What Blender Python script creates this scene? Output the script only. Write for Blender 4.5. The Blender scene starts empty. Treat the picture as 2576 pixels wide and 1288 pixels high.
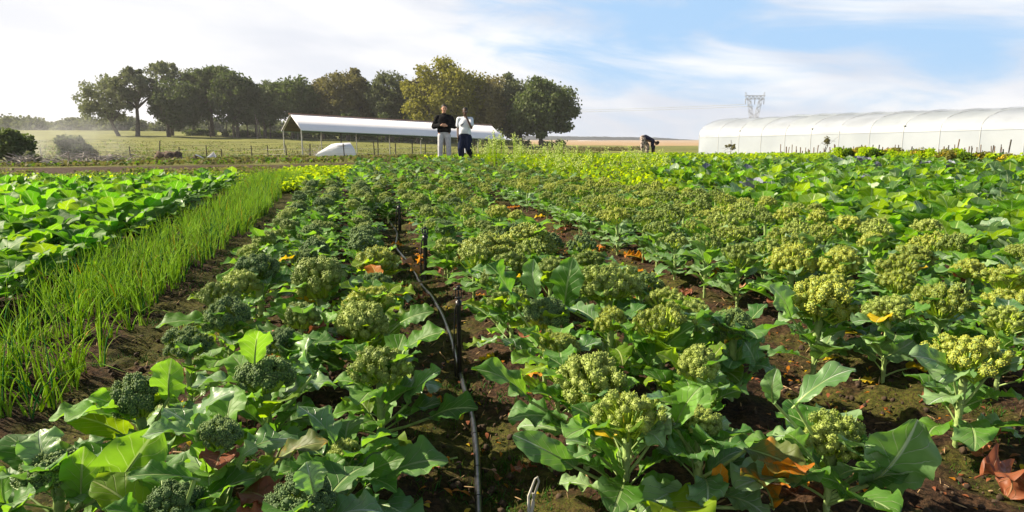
import bpy, math, random
import numpy as np
from mathutils import Vector, Matrix
random.seed(7)
R = np.random.RandomState(11)
PI = math.pi
sc = bpy.context.scene
col = sc.collection

# ------------------------------------------------------------------ camera
F, CAMH = 1717.0, 1.15                       # focal length in units of a 2576-wide picture
PITCH = math.atan(292 / F)
YAW = math.atan(408 / F * math.cos(PITCH))   # crop rows run along +Y, camera looks to their right
cd = bpy.data.cameras.new('camera'); cam = bpy.data.objects.new('camera', cd); col.objects.link(cam)
cam.location = (0, 0, CAMH); cam.rotation_euler = (PI / 2 - PITCH, 0, -YAW)
cd.sensor_width = 36; cd.lens = F / 2576 * 36; cd.clip_start = 0.05; cd.clip_end = 20000
sc.camera = cam
FW = np.array([math.sin(YAW), math.cos(YAW)]); RT = np.array([math.cos(YAW), -math.sin(YAW)])

# ------------------------------------------------------------------ light
SUN_EL, SUN_AZ = math.radians(34), math.radians(-77)      # azimuth from the camera's forward, negative = left
sd = np.array([FW[0] * math.cos(SUN_AZ) + RT[0] * math.sin(SUN_AZ), FW[1] * math.cos(SUN_AZ) + RT[1] * math.sin(SUN_AZ)])
sun_dir = Vector((sd[0] * math.cos(SUN_EL), sd[1] * math.cos(SUN_EL), math.sin(SUN_EL)))
sl = bpy.data.lights.new('sun', 'SUN'); so = bpy.data.objects.new('sun', sl); col.objects.link(so)
sl.energy = 5.0; sl.angle = math.radians(0.6); sl.color = (1.0, 0.87, 0.66)
so.rotation_euler = sun_dir.to_track_quat('Z', 'Y').to_euler()
sc.view_settings.view_transform = 'Standard'; sc.view_settings.look = 'None'
sc.view_settings.exposure = 1.22; sc.view_settings.gamma = 1
sc.cycles.max_bounces = 8; sc.cycles.transparent_max_bounces = 8; sc.cycles.transmission_bounces = 5
sc.cycles.diffuse_bounces = 3; sc.cycles.volume_bounces = 0

w = bpy.data.worlds.new('World'); sc.world = w; w.use_nodes = True
nt = w.node_tree; N = nt.nodes; Lk = nt.links; N.clear()
def nd(nt, typ, **kw):
    n = nt.nodes.new(typ)
    for k, v in kw.items():
        if k in n.bl_rna.properties.keys(): setattr(n, k, v)
    return n
def setin(nt, n, key, v):
    if isinstance(v, bpy.types.NodeSocket): nt.links.new(v, n.inputs[key])
    else: n.inputs[key].default_value = v
def mth(nt, op, a, b=None, c=None, clamp=False):
    n = nt.nodes.new('ShaderNodeMath'); n.operation = op; n.use_clamp = clamp
    setin(nt, n, 0, a)
    if b is not None: setin(nt, n, 1, b)
    if c is not None: setin(nt, n, 2, c)
    return n.outputs[0]
def mixc(nt, fac, a, b, bt='MIX'):
    n = nt.nodes.new('ShaderNodeMix'); n.data_type = 'RGBA'; n.blend_type = bt
    setin(nt, n, 0, fac); setin(nt, n, 6, a); setin(nt, n, 7, b)
    return n.outputs[2]
def mr(nt, v, a, b, c=0.0, d=1.0, smooth=True):
    n = nt.nodes.new('ShaderNodeMapRange'); n.interpolation_type = 'SMOOTHSTEP' if smooth else 'LINEAR'
    setin(nt, n, 0, v); setin(nt, n, 1, a); setin(nt, n, 2, b); setin(nt, n, 3, c); setin(nt, n, 4, d)
    return n.outputs[0]
def noise(nt, vec, scale, detail=4, rough=0.55, dist=0.0):
    n = nt.nodes.new('ShaderNodeTexNoise')
    if vec is not None: nt.links.new(vec, n.inputs['Vector'])
    n.inputs['Scale'].default_value = scale; n.inputs['Detail'].default_value = detail
    n.inputs['Roughness'].default_value = rough; n.inputs['Distortion'].default_value = dist
    return n
tc = nd(nt, 'ShaderNodeTexCoord')
sky = nd(nt, 'ShaderNodeTexSky'); sky.sky_type = 'NISHITA'; sky.sun_disc = False
sky.sun_elevation = SUN_EL; sky.sun_rotation = math.atan2(sun_dir.x, sun_dir.y)
sky.dust_density = 0.6; sky.air_density = 1.0; sky.ozone_density = 2.5
sep = nd(nt, 'ShaderNodeSeparateXYZ'); Lk.new(tc.outputs['Generated'], sep.inputs[0])
el = mth(nt, 'ARCSINE', sep.outputs[2])
az = mth(nt, 'ARCTAN2', sep.outputs[0], sep.outputs[1])
azc = mth(nt, 'SUBTRACT', az, YAW)                                  # 0 = where the camera looks
cmb = nd(nt, 'ShaderNodeCombineXYZ')
Lk.new(mth(nt, 'ADD', mth(nt, 'MULTIPLY', azc, 1.0), mth(nt, 'MULTIPLY', el, 1.6)), cmb.inputs[0])   # streaks lean
Lk.new(mth(nt, 'MULTIPLY', el, 3.4), cmb.inputs[1])
n1 = noise(nt, cmb.outputs[0], 4.2, 8, 0.56, 0.7)
n2 = noise(nt, cmb.outputs[0], 1.3, 3, 0.5, 0.3)
cl = mth(nt, 'ADD', mth(nt, 'MULTIPLY', n1.outputs[0], 0.7), mth(nt, 'MULTIPLY', n2.outputs[0], 0.5))
# cloudier to the left, toward the horizon; a blue gap to the right
left = mr(nt, azc, 0.2, -0.4, 0.0, 0.42)
hor = mr(nt, el, 0.16, 0.03, 0.0, 0.24)
cl = mth(nt, 'ADD', cl, mth(nt, 'ADD', left, hor))
cover = mr(nt, cl, 0.57, 0.8)
high = mr(nt, el, 0.3, 0.8, 1.0, 0.3)
cover = mth(nt, 'MULTIPLY', cover, high)
shade = noise(nt, cmb.outputs[0], 2.4, 5, 0.5)
ccol = mixc(nt, mr(nt, shade.outputs[0], 0.38, 0.6), (6.3, 6.7, 7.6, 1), (8.9, 8.9, 9.0, 1))
leftw = mr(nt, azc, 0.0, -0.55, 0.0, 0.5)
ccol = mixc(nt, leftw, ccol, (8.7, 8.6, 8.7, 1))
bluesky = mixc(nt, 0.85, sky.outputs[0], (3.9, 6.1, 8.9, 1))
bluesky = mixc(nt, mr(nt, el, 0.35, 0.75), bluesky, sky.outputs[0])
scol = mixc(nt, cover, bluesky, ccol)
dim = mr(nt, el, 0.24, 0.7, 1.0, 0.6)
scol = mixc(nt, 1.0, scol, dim, 'MULTIPLY')
bg = nd(nt, 'ShaderNodeBackground'); bg.inputs['Strength'].default_value = 0.051
Lk.new(scol, bg.inputs['Color'])
wo = nd(nt, 'ShaderNodeOutputWorld'); Lk.new(bg.outputs[0], wo.inputs['Surface'])

# ------------------------------------------------------------------ geometry helpers
def P(px, py, d):
    """world point seen at picture pixel (2576-wide) at forward distance d"""
    x = (px - 1288) / F; y = -(py - 644) / F
    c, s = math.cos(PITCH), math.sin(PITCH)
    f = c + y * s; k = d / f
    r = x * k; z = CAMH + (-s + y * c) * k
    q = FW * d + RT * r
    return np.array([q[0], q[1], z])
def G(px, py, z=0.0):
    a = P(px, py, 1.0); k = (z - CAMH) / (a[2] - CAMH)
    return np.array([a[0] * k, a[1] * k, z])
def depth(x, y): return x * FW[0] + y * FW[1]

def build(name, parts, mats, parent=None, smooth=True, loc=None):
    """parts: (V, F, material index, uv or None) merged into ONE mesh object"""
    me = build_mesh(name, parts, mats, smooth)
    return link(name, me, parent, loc)
def link(name, me, parent=None, loc=None):
    o = bpy.data.objects.new(name, me); col.objects.link(o)
    if parent is not None: o.parent = parent
    if loc is not None: o.location = loc
    return o
def build_mesh(name, parts, mats, smooth=True):
    parts = [p if len(p) == 4 else (*p, None) for p in parts]
    V = np.concatenate([np.asarray(p[0], float).reshape(-1, 3) for p in parts])
    lv, ls, mi = [], [], []; off = 0; useuv = any(p[3] is not None for p in parts)
    uvs = []
    for v, f, m, uv in parts:
        f = np.asarray(f, int); v = np.asarray(v)
        lv.append((f + off).ravel()); ls.append(np.full(len(f), f.shape[1])); mi.append(np.full(len(f), m))
        uvs.append(uv if uv is not None else np.zeros((len(v), 2)))
        off += len(v)
    lv = np.concatenate(lv); ls = np.concatenate(ls); mi = np.concatenate(mi)
    me = bpy.data.meshes.new(name)
    me.vertices.add(len(V)); me.vertices.foreach_set('co', V.ravel())
    me.loops.add(len(lv)); me.loops.foreach_set('vertex_index', lv)
    st = np.concatenate([[0], np.cumsum(ls)[:-1]])
    me.polygons.add(len(ls)); me.polygons.foreach_set('loop_start', st)
    try: me.polygons.foreach_set('loop_total', ls)
    except Exception: pass
    me.polygons.foreach_set('material_index', mi)
    if useuv:
        U = np.concatenate(uvs)[lv]
        l = me.uv_layers.new(name='UVMap'); l.data.foreach_set('uv', U.ravel())
    for m in mats: me.materials.append(m)
    me.update(calc_edges=True); me.validate()
    if smooth: me.polygons.foreach_set('use_smooth', np.ones(len(me.polygons), bool))
    return me
def tag(o, label=None, cat=None, group=None, kind=None):
    if label: o['label'] = label
    if cat: o['category'] = cat
    if group: o['group'] = group
    if kind: o['kind'] = kind
    return o
def empty(name, loc, rz=0.0, label=None, cat=None, group=None):
    o = bpy.data.objects.new(name, None); col.objects.link(o); o.empty_display_size = 0.05
    o.location = loc; o.rotation_euler = (0, 0, rz)
    return tag(o, label, cat, group)
def xf(parts, M):
    M = np.asarray(M, float)
    return [(np.asarray(p[0]) @ M[:3, :3].T + M[:3, 3], *p[1:]) for p in parts]
def rotm(rx=0, ry=0, rz=0, s=1.0, loc=(0, 0, 0)):
    cx, sx, cy, sy, cz, sz = math.cos(rx), math.sin(rx), math.cos(ry), math.sin(ry), math.cos(rz), math.sin(rz)
    A = np.array([[1, 0, 0], [0, cx, -sx], [0, sx, cx]]); B = np.array([[cy, 0, sy], [0, 1, 0], [-sy, 0, cy]])
    C = np.array([[cz, -sz, 0], [sz, cz, 0], [0, 0, 1]])
    M = np.eye(4); M[:3, :3] = C @ B @ A * s; M[:3, 3] = loc
    return M
def box(c, s, m=0):
    c = np.array(c, float); s = np.array(s, float) / 2
    v = np.array([[x, y, z] for z in (-1, 1) for y in (-1, 1) for x in (-1, 1)]) * s + c
    f = [[0, 2, 3, 1], [4, 5, 7, 6], [0, 1, 5, 4], [2, 6, 7, 3], [0, 4, 6, 2], [1, 3, 7, 5]]
    return (v, f, m)
def tube(pts, rad, n=8, m=0, caps=True):
    pts = np.asarray(pts, float); k = len(pts)
    rad = np.full(k, rad) if np.isscalar(rad) else np.asarray(rad, float)
    T = np.gradient(pts, axis=0); T /= np.linalg.norm(T, axis=1)[:, None] + 1e-9
    ref = np.array([0, 0, 1.0]) if abs(T[0][2]) < 0.9 else np.array([1.0, 0, 0])
    V = []
    a = np.arange(n) * 2 * PI / n
    for i in range(k):
        u = np.cross(T[i], ref); u /= np.linalg.norm(u) + 1e-9; v = np.cross(T[i], u)
        ref = np.cross(u, T[i])
        V.append(pts[i] + rad[i] * (np.cos(a)[:, None] * u + np.sin(a)[:, None] * v))
    V = np.concatenate(V); i, j = np.meshgrid(np.arange(k - 1), np.arange(n), indexing='ij')
    i, j = i.ravel(), j.ravel(); j2 = (j + 1) % n
    Fq = np.stack([i * n + j, i * n + j2, (i + 1) * n + j2, (i + 1) * n + j], 1)
    out = [(V, Fq, m)]
    if caps:
        for e, idx in ((0, 0), (k - 1, 1)):
            ring = V[e * n:(e + 1) * n]; vv = np.vstack([ring, pts[e]])
            ff = [[q, (q + 1) % n, n] if idx else [(q + 1) % n, q, n] for q in range(n)]
            out.append((vv, ff, m))
    return out
def lathe(prof, n=20, m=0, c=(0, 0, 0)):
    prof = np.asarray(prof, float); k = len(prof); a = np.arange(n) * 2 * PI / n
    V = np.concatenate([np.stack([r * np.cos(a), r * np.sin(a), np.full(n, z)], 1) for r, z in prof]) + np.array(c)
    i, j = np.meshgrid(np.arange(k - 1), np.arange(n), indexing='ij'); i, j = i.ravel(), j.ravel(); j2 = (j + 1) % n
    return (V, np.stack([i * n + j, i * n + j2, (i + 1) * n + j2, (i + 1) * n + j], 1), m)
OCT_V = np.array([[1, 0, 0], [-1, 0, 0], [0, 1, 0], [0, -1, 0], [0, 0, 1], [0, 0, -1]], float)
OCT_F = np.array([[0, 2, 4], [2, 1, 4], [1, 3, 4], [3, 0, 4], [2, 0, 5], [1, 2, 5], [3, 1, 5], [0, 3, 5]])
def subdiv(V, Fc):
    V = list(map(tuple, V)); cache = {}; out = []
    def mid(a, b):
        k = (min(a, b), max(a, b))
        if k not in cache:
            p = (np.array(V[a]) + np.array(V[b])); p /= np.linalg.norm(p); V.append(tuple(p)); cache[k] = len(V) - 1
        return cache[k]
    for a, b, c in Fc:
        ab, bc, ca = mid(a, b), mid(b, c), mid(c, a)
        out += [[a, ab, ca], [ab, b, bc], [ca, bc, c], [ab, bc, ca]]
    return np.array(V), np.array(out)
S1 = subdiv(OCT_V, OCT_F); S2 = subdiv(*S1); S3 = subdiv(*S2)
def inst(tv, tf, pos, scale, m=0, rots=None):
    """many copies of one small template merged"""
    pos = np.asarray(pos, float); n = len(pos); scale = np.asarray(scale, float)
    if scale.ndim == 1: scale = scale[:, None]
    v = tv[None] * scale[:, None, :] if scale.shape[1] == 3 else tv[None] * scale[:, None]
    if rots is not None: v = np.einsum('nij,nkj->nki', rots, v)
    v = v + pos[:, None]
    f = tf[None] + (np.arange(n) * len(tv))[:, None, None]
    return (v.reshape(-1, 3), f.reshape(-1, tf.shape[1]), m)
def randrot(n, rs):
    q = rs.normal(size=(n, 4)); q /= np.linalg.norm(q, axis=1)[:, None]
    a, b, c, d = q.T
    return np.stack([np.stack([1 - 2 * (c * c + d * d), 2 * (b * c - a * d), 2 * (b * d + a * c)], 1),
                     np.stack([2 * (b * c + a * d), 1 - 2 * (b * b + d * d), 2 * (c * d - a * b)], 1),
                     np.stack([2 * (b * d - a * c), 2 * (c * d + a * b), 1 - 2 * (b * b + c * c)], 1)], 1)
def fib(n, cap=PI):
    i = np.arange(n) + 0.5; c = 1 - i / n * (1 - math.cos(cap)); ph = i * PI * (1 + 5 ** .5)
    s = np.sqrt(1 - c * c); return np.stack([s * np.cos(ph), s * np.sin(ph), c], 1)
def vnoise(x, y, seed=0):
    xi = np.floor(x).astype(np.int64); yi = np.floor(y).astype(np.int64); fx = x - xi; fy = y - yi
    fx = fx * fx * (3 - 2 * fx); fy = fy * fy * (3 - 2 * fy)
    def h(a, b):
        n = (a * 374761393 + b * 668265263 + seed * 1442695041) & 0x7fffffff
        n = ((n ^ (n >> 13)) * 1274126177) & 0x7fffffff
        return ((n ^ (n >> 16)) & 0xffff) / 65535.0
    return (h(xi, yi) * (1 - fx) + h(xi + 1, yi) * fx) * (1 - fy) + (h(xi, yi + 1) * (1 - fx) + h(xi + 1, yi + 1) * fx) * fy
def fbm(x, y, f, o=4, seed=0):
    s = 0; a = 1; t = 0
    for k in range(o): s = s + a * vnoise(x * f, y * f, seed + k); t += a; a *= .5; f *= 2.03
    return s / t - .5

# ------------------------------------------------------------------ terrain
ctl = []
for px in (-400, 300, 900, 1500, 2100, 2700, 3300):
    for d in (1.0, 2.5, 4.5): ctl.append((px, d, 0.0))
for px in (-400, 300, 900, 1500, 2100, 2900): ctl.append((px, 9, 0.08)); ctl.append((px, 14, 0.2))
for px, z in ((-300, .3), (300, .3), (1100, .4), (1600, .42), (2300, .4), (3000, .36)): ctl.append((px, 21, z))
def cp(px, py, d): ctl.append((px, d, P(px, py, d)[2]))
for a in ((-300, 418, 30), (0, 416, 30), (600, 406, 30), (1150, 397, 30), (1600, 393, 30), (2300, 395, 30), (3000, 396, 30),
          (0, 401, 45), (600, 400, 45), (1100, 396, 45), (1600, 388, 45), (2576, 393, 42), (3200, 394, 42),
          (758, 391, 62), (1027, 394, 68), (1266, 391, 75), (400, 388, 65), (0, 380, 65), (1755, 389, 65), (2500, 386, 65),
          (-400, 352, 105), (100, 354, 105), (400, 357, 105), (800, 366, 105), (1300, 380, 105), (1700, 376, 105), (2600, 376, 105),
          (-400, 337, 135), (0, 338, 135), (400, 341, 135), (700, 347, 135), (1000, 356, 135), (1350, 369, 135), (1700, 371, 135), (2600, 371, 135),
          (-400, 328, 300), (0, 328, 300), (400, 331, 300), (700, 337, 300), (1100, 352, 300), (1400, 361, 300), (1700, 362, 300), (2600, 362, 300),
          (0, 340, 900), (700, 346, 900), (1300, 355, 900), (1600, 357, 900), (2600, 357, 900),
          (0, 349, 3000), (1300, 352, 3000), (2600, 352, 3000)): cp(*a)
CT = np.array([[(a - 1288) / F * 2.2, math.log(b), c] for a, b, c in ctl])
def _k(r2): return np.where(r2 > 1e-12, r2 * np.log(r2 + 1e-12), 0.0)
_n = len(CT); _D = ((CT[:, None, :2] - CT[None, :, :2]) ** 2).sum(2)
_A = np.zeros((_n + 3, _n + 3)); _A[:_n, :_n] = _k(_D) + np.eye(_n) * 1e-3
_A[:_n, _n] = 1; _A[:_n, _n + 1:] = CT[:, :2]; _A[_n:, :_n] = _A[:_n, _n:].T
_W = np.linalg.solve(_A, np.concatenate([CT[:, 2], [0, 0, 0]]))
def terrain(x, y):
    x = np.atleast_1d(np.asarray(x, float)); y = np.atleast_1d(np.asarray(y, float))
    d = x * FW[0] + y * FW[1]; l = x * RT[0] + y * RT[1]
    dc = np.clip(d, 1.0, 3000); u = np.clip(l / dc, -1.1, 1.1) * 2.2; q = np.log(dc)
    z = np.zeros(len(x))
    for s in range(0, len(x), 20000):
        e = slice(s, s + 20000)
        r2 = (u[e, None] - CT[None, :, 0]) ** 2 + (q[e, None] - CT[None, :, 1]) ** 2
        z[e] = _k(r2) @ _W[:_n] + _W[_n] + _W[_n + 1] * u[e] + _W[_n + 2] * q[e]
    near = np.clip((np.hypot(x, y) - 4) / 3, 0, 1)
    return z * near
def tz(x, y): return float(terrain(x, y)[0])
def bed(x):   # raised beds, sunken walking furrows
    f = np.ones_like(x) * 0.0
    for c, hw, dp in ((0.45, .22, .05), (2.12, .26, .055), (-1.12, .3, .05), (-2.2, .18, .04)):
        f -= dp * np.exp(-((x - c) / hw) ** 2)
    return f + .02
def PG(px, py, d):
    """point on the terrain under pixel column px at forward distance d"""
    p = P(px, py, d); p[2] = tz(p[0], p[1]); return p
def GT(px, py, h=0.0):
    """pixel -> point h above the terrain"""
    z = h
    for _ in range(8):
        p = G(px, py, z); z = tz(p[0], p[1]) + h
    return np.array([p[0], p[1], z])

# ------------------------------------------------------------------ materials
def newmat(name):
    m = bpy.data.materials.new(name); m.use_nodes = True; t = m.node_tree
    return m, t, t.nodes['Principled BSDF'], t.nodes['Material Output']
def c4(c): return (c[0], c[1], c[2], 1)
def simple(name, c, rough=.7, metal=0, var=.25, nscale=20, bump=0.0, spec=.4, trans=0.0, tcol=None):
    m, t, b, o = newmat(name)
    tcn = nd(t, 'ShaderNodeTexCoord'); n = noise(t, tcn.outputs['Object'], nscale, 5)
    cc = mixc(t, mr(t, n.outputs[0], .3, .7), c4([x * (1 - var) for x in c]), c4([min(1, x * (1 + var)) for x in c]))
    t.links.new(cc, b.inputs['Base Color']); b.inputs['Roughness'].default_value = rough
    b.inputs['Metallic'].default_value = metal; b.inputs['Specular IOR Level'].default_value = spec
    if bump:
        bp = nd(t, 'ShaderNodeBump'); bp.inputs['Strength'].default_value = bump; bp.inputs['Distance'].default_value = .02
        t.links.new(n.outputs[0], bp.inputs['Height']); t.links.new(bp.outputs[0], b.inputs['Normal'])
    if trans:
        tr = nd(t, 'ShaderNodeBsdfTranslucent'); tr.inputs[0].default_value = c4(tcol or c)
        mx = nd(t, 'ShaderNodeMixShader'); mx.inputs[0].default_value = trans
        t.links.new(b.outputs[0], mx.inputs[1]); t.links.new(tr.outputs[0], mx.inputs[2]); t.links.new(mx.outputs[0], o.inputs[0])
    return m
def leafmat(name, c1, c2, tcol, vein, trans=.42, veins=True, rough=.52, spots=None, freq=6.0):
    m, t, b, o = newmat(name)
    tcn = nd(t, 'ShaderNodeTexCoord'); oi = nd(t, 'ShaderNodeObjectInfo')
    n = noise(t, tcn.outputs['Object'], 9, 4)
    ad = mth(t, 'ADD', mth(t, 'MULTIPLY', n.outputs[0], .8), mth(t, 'MULTIPLY', oi.outputs['Random'], .55))
    f = mr(t, ad, .35, .95)
    base = mixc(t, f, c4(c1), c4(c2)); tc_ = mixc(t, f, c4([x * .75 for x in tcol]), c4(tcol))
    if veins and spots is None and c1[0] < .1:
        nb_ = noise(t, tcn.outputs['Object'], 4.5, 5, .6); bl = mr(t, nb_.outputs[0], .45, .72, 0, .42)
        base = mixc(t, bl, base, (.26, .36, .24, 1))
    if spots is not None:
        n3 = noise(t, tcn.outputs['Object'], 7, 5, .6); sp = mr(t, n3.outputs[0], .5, .66)
        base = mixc(t, sp, base, c4(spots)); tc_ = mixc(t, sp, tc_, c4([min(1, x * 1.6) for x in spots]))
    if veins:
        s = nd(t, 'ShaderNodeSeparateXYZ'); t.links.new(tcn.outputs['UV'], s.inputs[0])
        au = mth(t, 'ABSOLUTE', mth(t, 'MULTIPLY', mth(t, 'SUBTRACT', s.outputs[0], .5), 2.0))
        q = mth(t, 'SUBTRACT', mth(t, 'MULTIPLY', s.outputs[1], freq), mth(t, 'MULTIPLY', mth(t, 'POWER', au, .8), 2.3))
        fr = mth(t, 'ABSOLUTE', mth(t, 'SUBTRACT', mth(t, 'FRACT', q), .5))
        side = mr(t, fr, .07, .0, 0, 1); side = mth(t, 'MULTIPLY', side, mr(t, au, .95, .5, 0, .75))
        midr = mr(t, au, .075, .03, 0, 1)
        vm = mth(t, 'MAXIMUM', side, midr)
        base = mixc(t, mth(t, 'MULTIPLY', vm, .95), base, c4(vein)); tc_ = mixc(t, mth(t, 'MULTIPLY', vm, .7), tc_, (.55, .75, .22, 1))
        if c1[0] < .12:
            ne = noise(t, tcn.outputs['Object'], 16, 4, .6)
            em = mth(t, 'MULTIPLY', mr(t, mth(t, 'ADD', mth(t, 'MULTIPLY', ne.outputs[0], .5), au), 1.2, 1.45), .6)
            base = mixc(t, em, base, (.42, .42, .1, 1))
        bp = nd(t, 'ShaderNodeBump'); bp.inputs['Strength'].default_value = .8; bp.inputs['Distance'].default_value = .005
        t.links.new(mth(t, 'SUBTRACT', mth(t, 'MULTIPLY', n.outputs[0], 1.0), vm), bp.inputs['Height']); t.links.new(bp.outputs[0], b.inputs['Normal'])
    t.links.new(base, b.inputs['Base Color']); b.inputs['Roughness'].default_value = rough if veins else .75; b.inputs['Specular IOR Level'].default_value = .33 if veins else .2
    tr = nd(t, 'ShaderNodeBsdfTranslucent'); t.links.new(tc_, tr.inputs[0])
    mx = nd(t, 'ShaderNodeMixShader'); mx.inputs[0].default_value = trans
    t.links.new(b.outputs[0], mx.inputs[1]); t.links.new(tr.outputs[0], mx.inputs[2]); t.links.new(mx.outputs[0], o.inputs[0])
    return m
M = {}
VEIN = (.34, .46, .2)
M['leaf'] = leafmat('leaf_green', (.055, .165, .016), (.16, .35, .04), (.3, .6, .025), VEIN, trans=.45)
M['leafdk'] = leafmat('leaf_dark', (.04, .12, .02), (.1, .24, .035), (.22, .55, .02), VEIN, trans=.35)
M['leafbl'] = leafmat('leaf_blue', (.09, .2, .06), (.26, .4, .16), (.26, .58, .05), (.45, .55, .42), trans=.28, rough=.36)
M['leafyg'] = leafmat('leaf_yellow_green', (.1, .2, .015), (.22, .34, .02), (.45, .7, .01), (.5, .55, .2), trans=.5)
M['leafol'] = leafmat('leaf_olive', (.08, .12, .03), (.13, .17, .04), (.25, .3, .03), (.3, .3, .12), spots=(.6, .2, .005))
M['orange'] = leafmat('leaf_orange', (.42, .13, .01), (.66, .27, .02), (.9, .36, .015), (.75, .45, .12), trans=.4)
M['yellow'] = leafmat('leaf_yellow', (.5, .36, .01), (.7, .5, .02), (.9, .6, .01), (.8, .6, .2), trans=.45)
M['peach'] = leafmat('leaf_peach', (.6, .28, .14), (.78, .42, .24), (.85, .4, .15), (.8, .55, .35), trans=.35, spots=(.85, .35, .03))
M['brown'] = leafmat('leaf_brown', (.17, .05, .02), (.34, .12, .055), (.4, .12, .04), (.4, .2, .1), trans=.2)
M['petiole'] = simple('petiole', (.3, .42, .13), .5, var=.25, nscale=30, trans=.2, tcol=(.3, .5, .05))
M['stem'] = simple('stem', (.27, .37, .12), .55, var=.3, nscale=25, bump=.4)
M['stalk'] = simple('stalk', (.52, .66, .07), .5, var=.25, nscale=30, trans=.3, tcol=(.4, .6, .03))
def budmat(name, a, b_, hi):
    m, t, b, o = newmat(name)
    tcn = nd(t, 'ShaderNodeTexCoord'); oi = nd(t, 'ShaderNodeObjectInfo')
    n = noise(t, tcn.outputs['Object'], 22, 3); n2 = noise(t, tcn.outputs['Object'], 260, 2)
    cc = mixc(t, mr(t, mth(t, 'ADD', n.outputs[0], mth(t, 'MULTIPLY', mth(t, 'SUBTRACT', oi.outputs['Random'], .5), .35)), .35, .65), c4(a), c4(b_))
    cc = mixc(t, mr(t, n2.outputs[0], .52, .75, 0, .8), cc, c4(hi))
    t.links.new(cc, b.inputs['Base Color']); b.inputs['Roughness'].default_value = .6
    tr = nd(t, 'ShaderNodeBsdfTranslucent'); t.links.new(cc, tr.inputs[0])
    mx = nd(t, 'ShaderNodeMixShader'); mx.inputs[0].default_value = .25
    t.links.new(b.outputs[0], mx.inputs[1]); t.links.new(tr.outputs[0], mx.inputs[2]); t.links.new(mx.outputs[0], o.inputs[0])
    return m
M['bud_dark'] = budmat('bud_dark', (.1, .19, .045), (.22, .33, .08), (.5, .6, .24))
M['bud_mid'] = budmat('bud_mid', (.15, .23, .035), (.33, .42, .075), (.6, .66, .22))
M['bud_olive'] = budmat('bud_olive', (.24, .31, .03), (.46, .5, .05), (.78, .76, .26))
M['bud_core'] = simple('bud_core', (.06, .11, .035), .8)
M['kale'] = leafmat('cabbage_green', (.035, .13, .008), (.12, .28, .018), (.27, .6, .01), (.35, .5, .15), freq=4.5, rough=.6)
M['kaledk'] = leafmat('cabbage_deep', (.02, .09, .01), (.07, .2, .018), (.16, .48, .01), (.3, .45, .15), freq=4.5, rough=.6)
M['kaley'] = leafmat('cabbage_yellow_green', (.09, .2, .02), (.19, .32, .03), (.38, .62, .01), (.5, .6, .25), freq=4.5)  # lighter, yellower green leaf colour
M['cabbl'] = leafmat('cabbage_grey', (.12, .22, .12), (.34, .44, .26), (.2, .4, .1), (.6, .66, .45), trans=.25, freq=4.5)
M['cabpur'] = leafmat('cabbage_purple', (.1, .12, .17), (.24, .27, .34), (.1, .12, .14), (.4, .4, .45), trans=.15, freq=4.5)
M['onion'] = leafmat('onion_green', (.17, .37, .03), (.4, .6, .07), (.72, .95, .02), VEIN, veins=False, trans=.45)
M['onionlo'] = leafmat('onion_pale', (.2, .3, .04), (.36, .42, .08), (.5, .6, .05), VEIN, veins=False, trans=.4)
M['onion2'] = leafmat('onion_dark', (.03, .14, .03), (.06, .22, .04), (.1, .45, .03), VEIN, veins=False, trans=.35)
M['mustard'] = leafmat('mustard_green', (.2, .36, .01), (.42, .55, .01), (.75, .95, .005), VEIN, veins=False, trans=.5)
M['lettuce'] = leafmat('lettuce_yellow', (.22, .34, .01), (.4, .48, .015), (.6, .78, .005), VEIN, veins=False, trans=.5)
M['blossom'] = simple('blossom', (.5, .6, .16), .7)
M['weed'] = leafmat('weed_green', (.04, .1, .008), (.1, .17, .012), (.2, .35, .01), VEIN, veins=False, trans=.35)
M['drygrass'] = leafmat('dry_grass', (.11, .1, .035), (.22, .2, .06), (.22, .22, .05), VEIN, veins=False, trans=.35)
M['black'] = simple('black_plastic', (.008, .008, .009), .38, var=.3, spec=.5)
M['hose'] = simple('hose_plastic', (.014, .014, .018), .3, var=.6, nscale=9, bump=.3, spec=.7)
M['wood'] = simple('weathered_wood', (.36, .25, .14), .8, var=.4, nscale=14, bump=.3)
M['canew'] = simple('cane', (.16, .1, .06), .8, var=.3)
M['bark'] = simple('bark', (.085, .07, .055), .9, var=.4, nscale=3, bump=.5)
M['barkl'] = simple('bark_pale', (.2, .17, .14), .9, var=.4, nscale=3, bump=.5)
M['steel'] = simple('galvanised_steel', (.42, .42, .4), .5, metal=.3, var=.15)
M['darkpost'] = simple('dark_post', (.05, .042, .035), .8, var=.3)
M['whitesheet'] = simple('white_sheet', (.72, .74, .8), .6, var=.05, nscale=1.5)
M['mound'] = simple('compost', (.09, .06, .04), .95, var=.5, nscale=4, bump=.8)
M['moundg'] = simple('weedy_soil', (.1, .13, .03), .95, var=.5, nscale=5, bump=.8)
M['ash'] = simple('dry_brush', (.3, .27, .25), .9, var=.4, nscale=5, bump=.8)
M['pylon'] = simple('pylon_steel', (.3, .32, .32), .6, metal=.2, var=.1)

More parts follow.
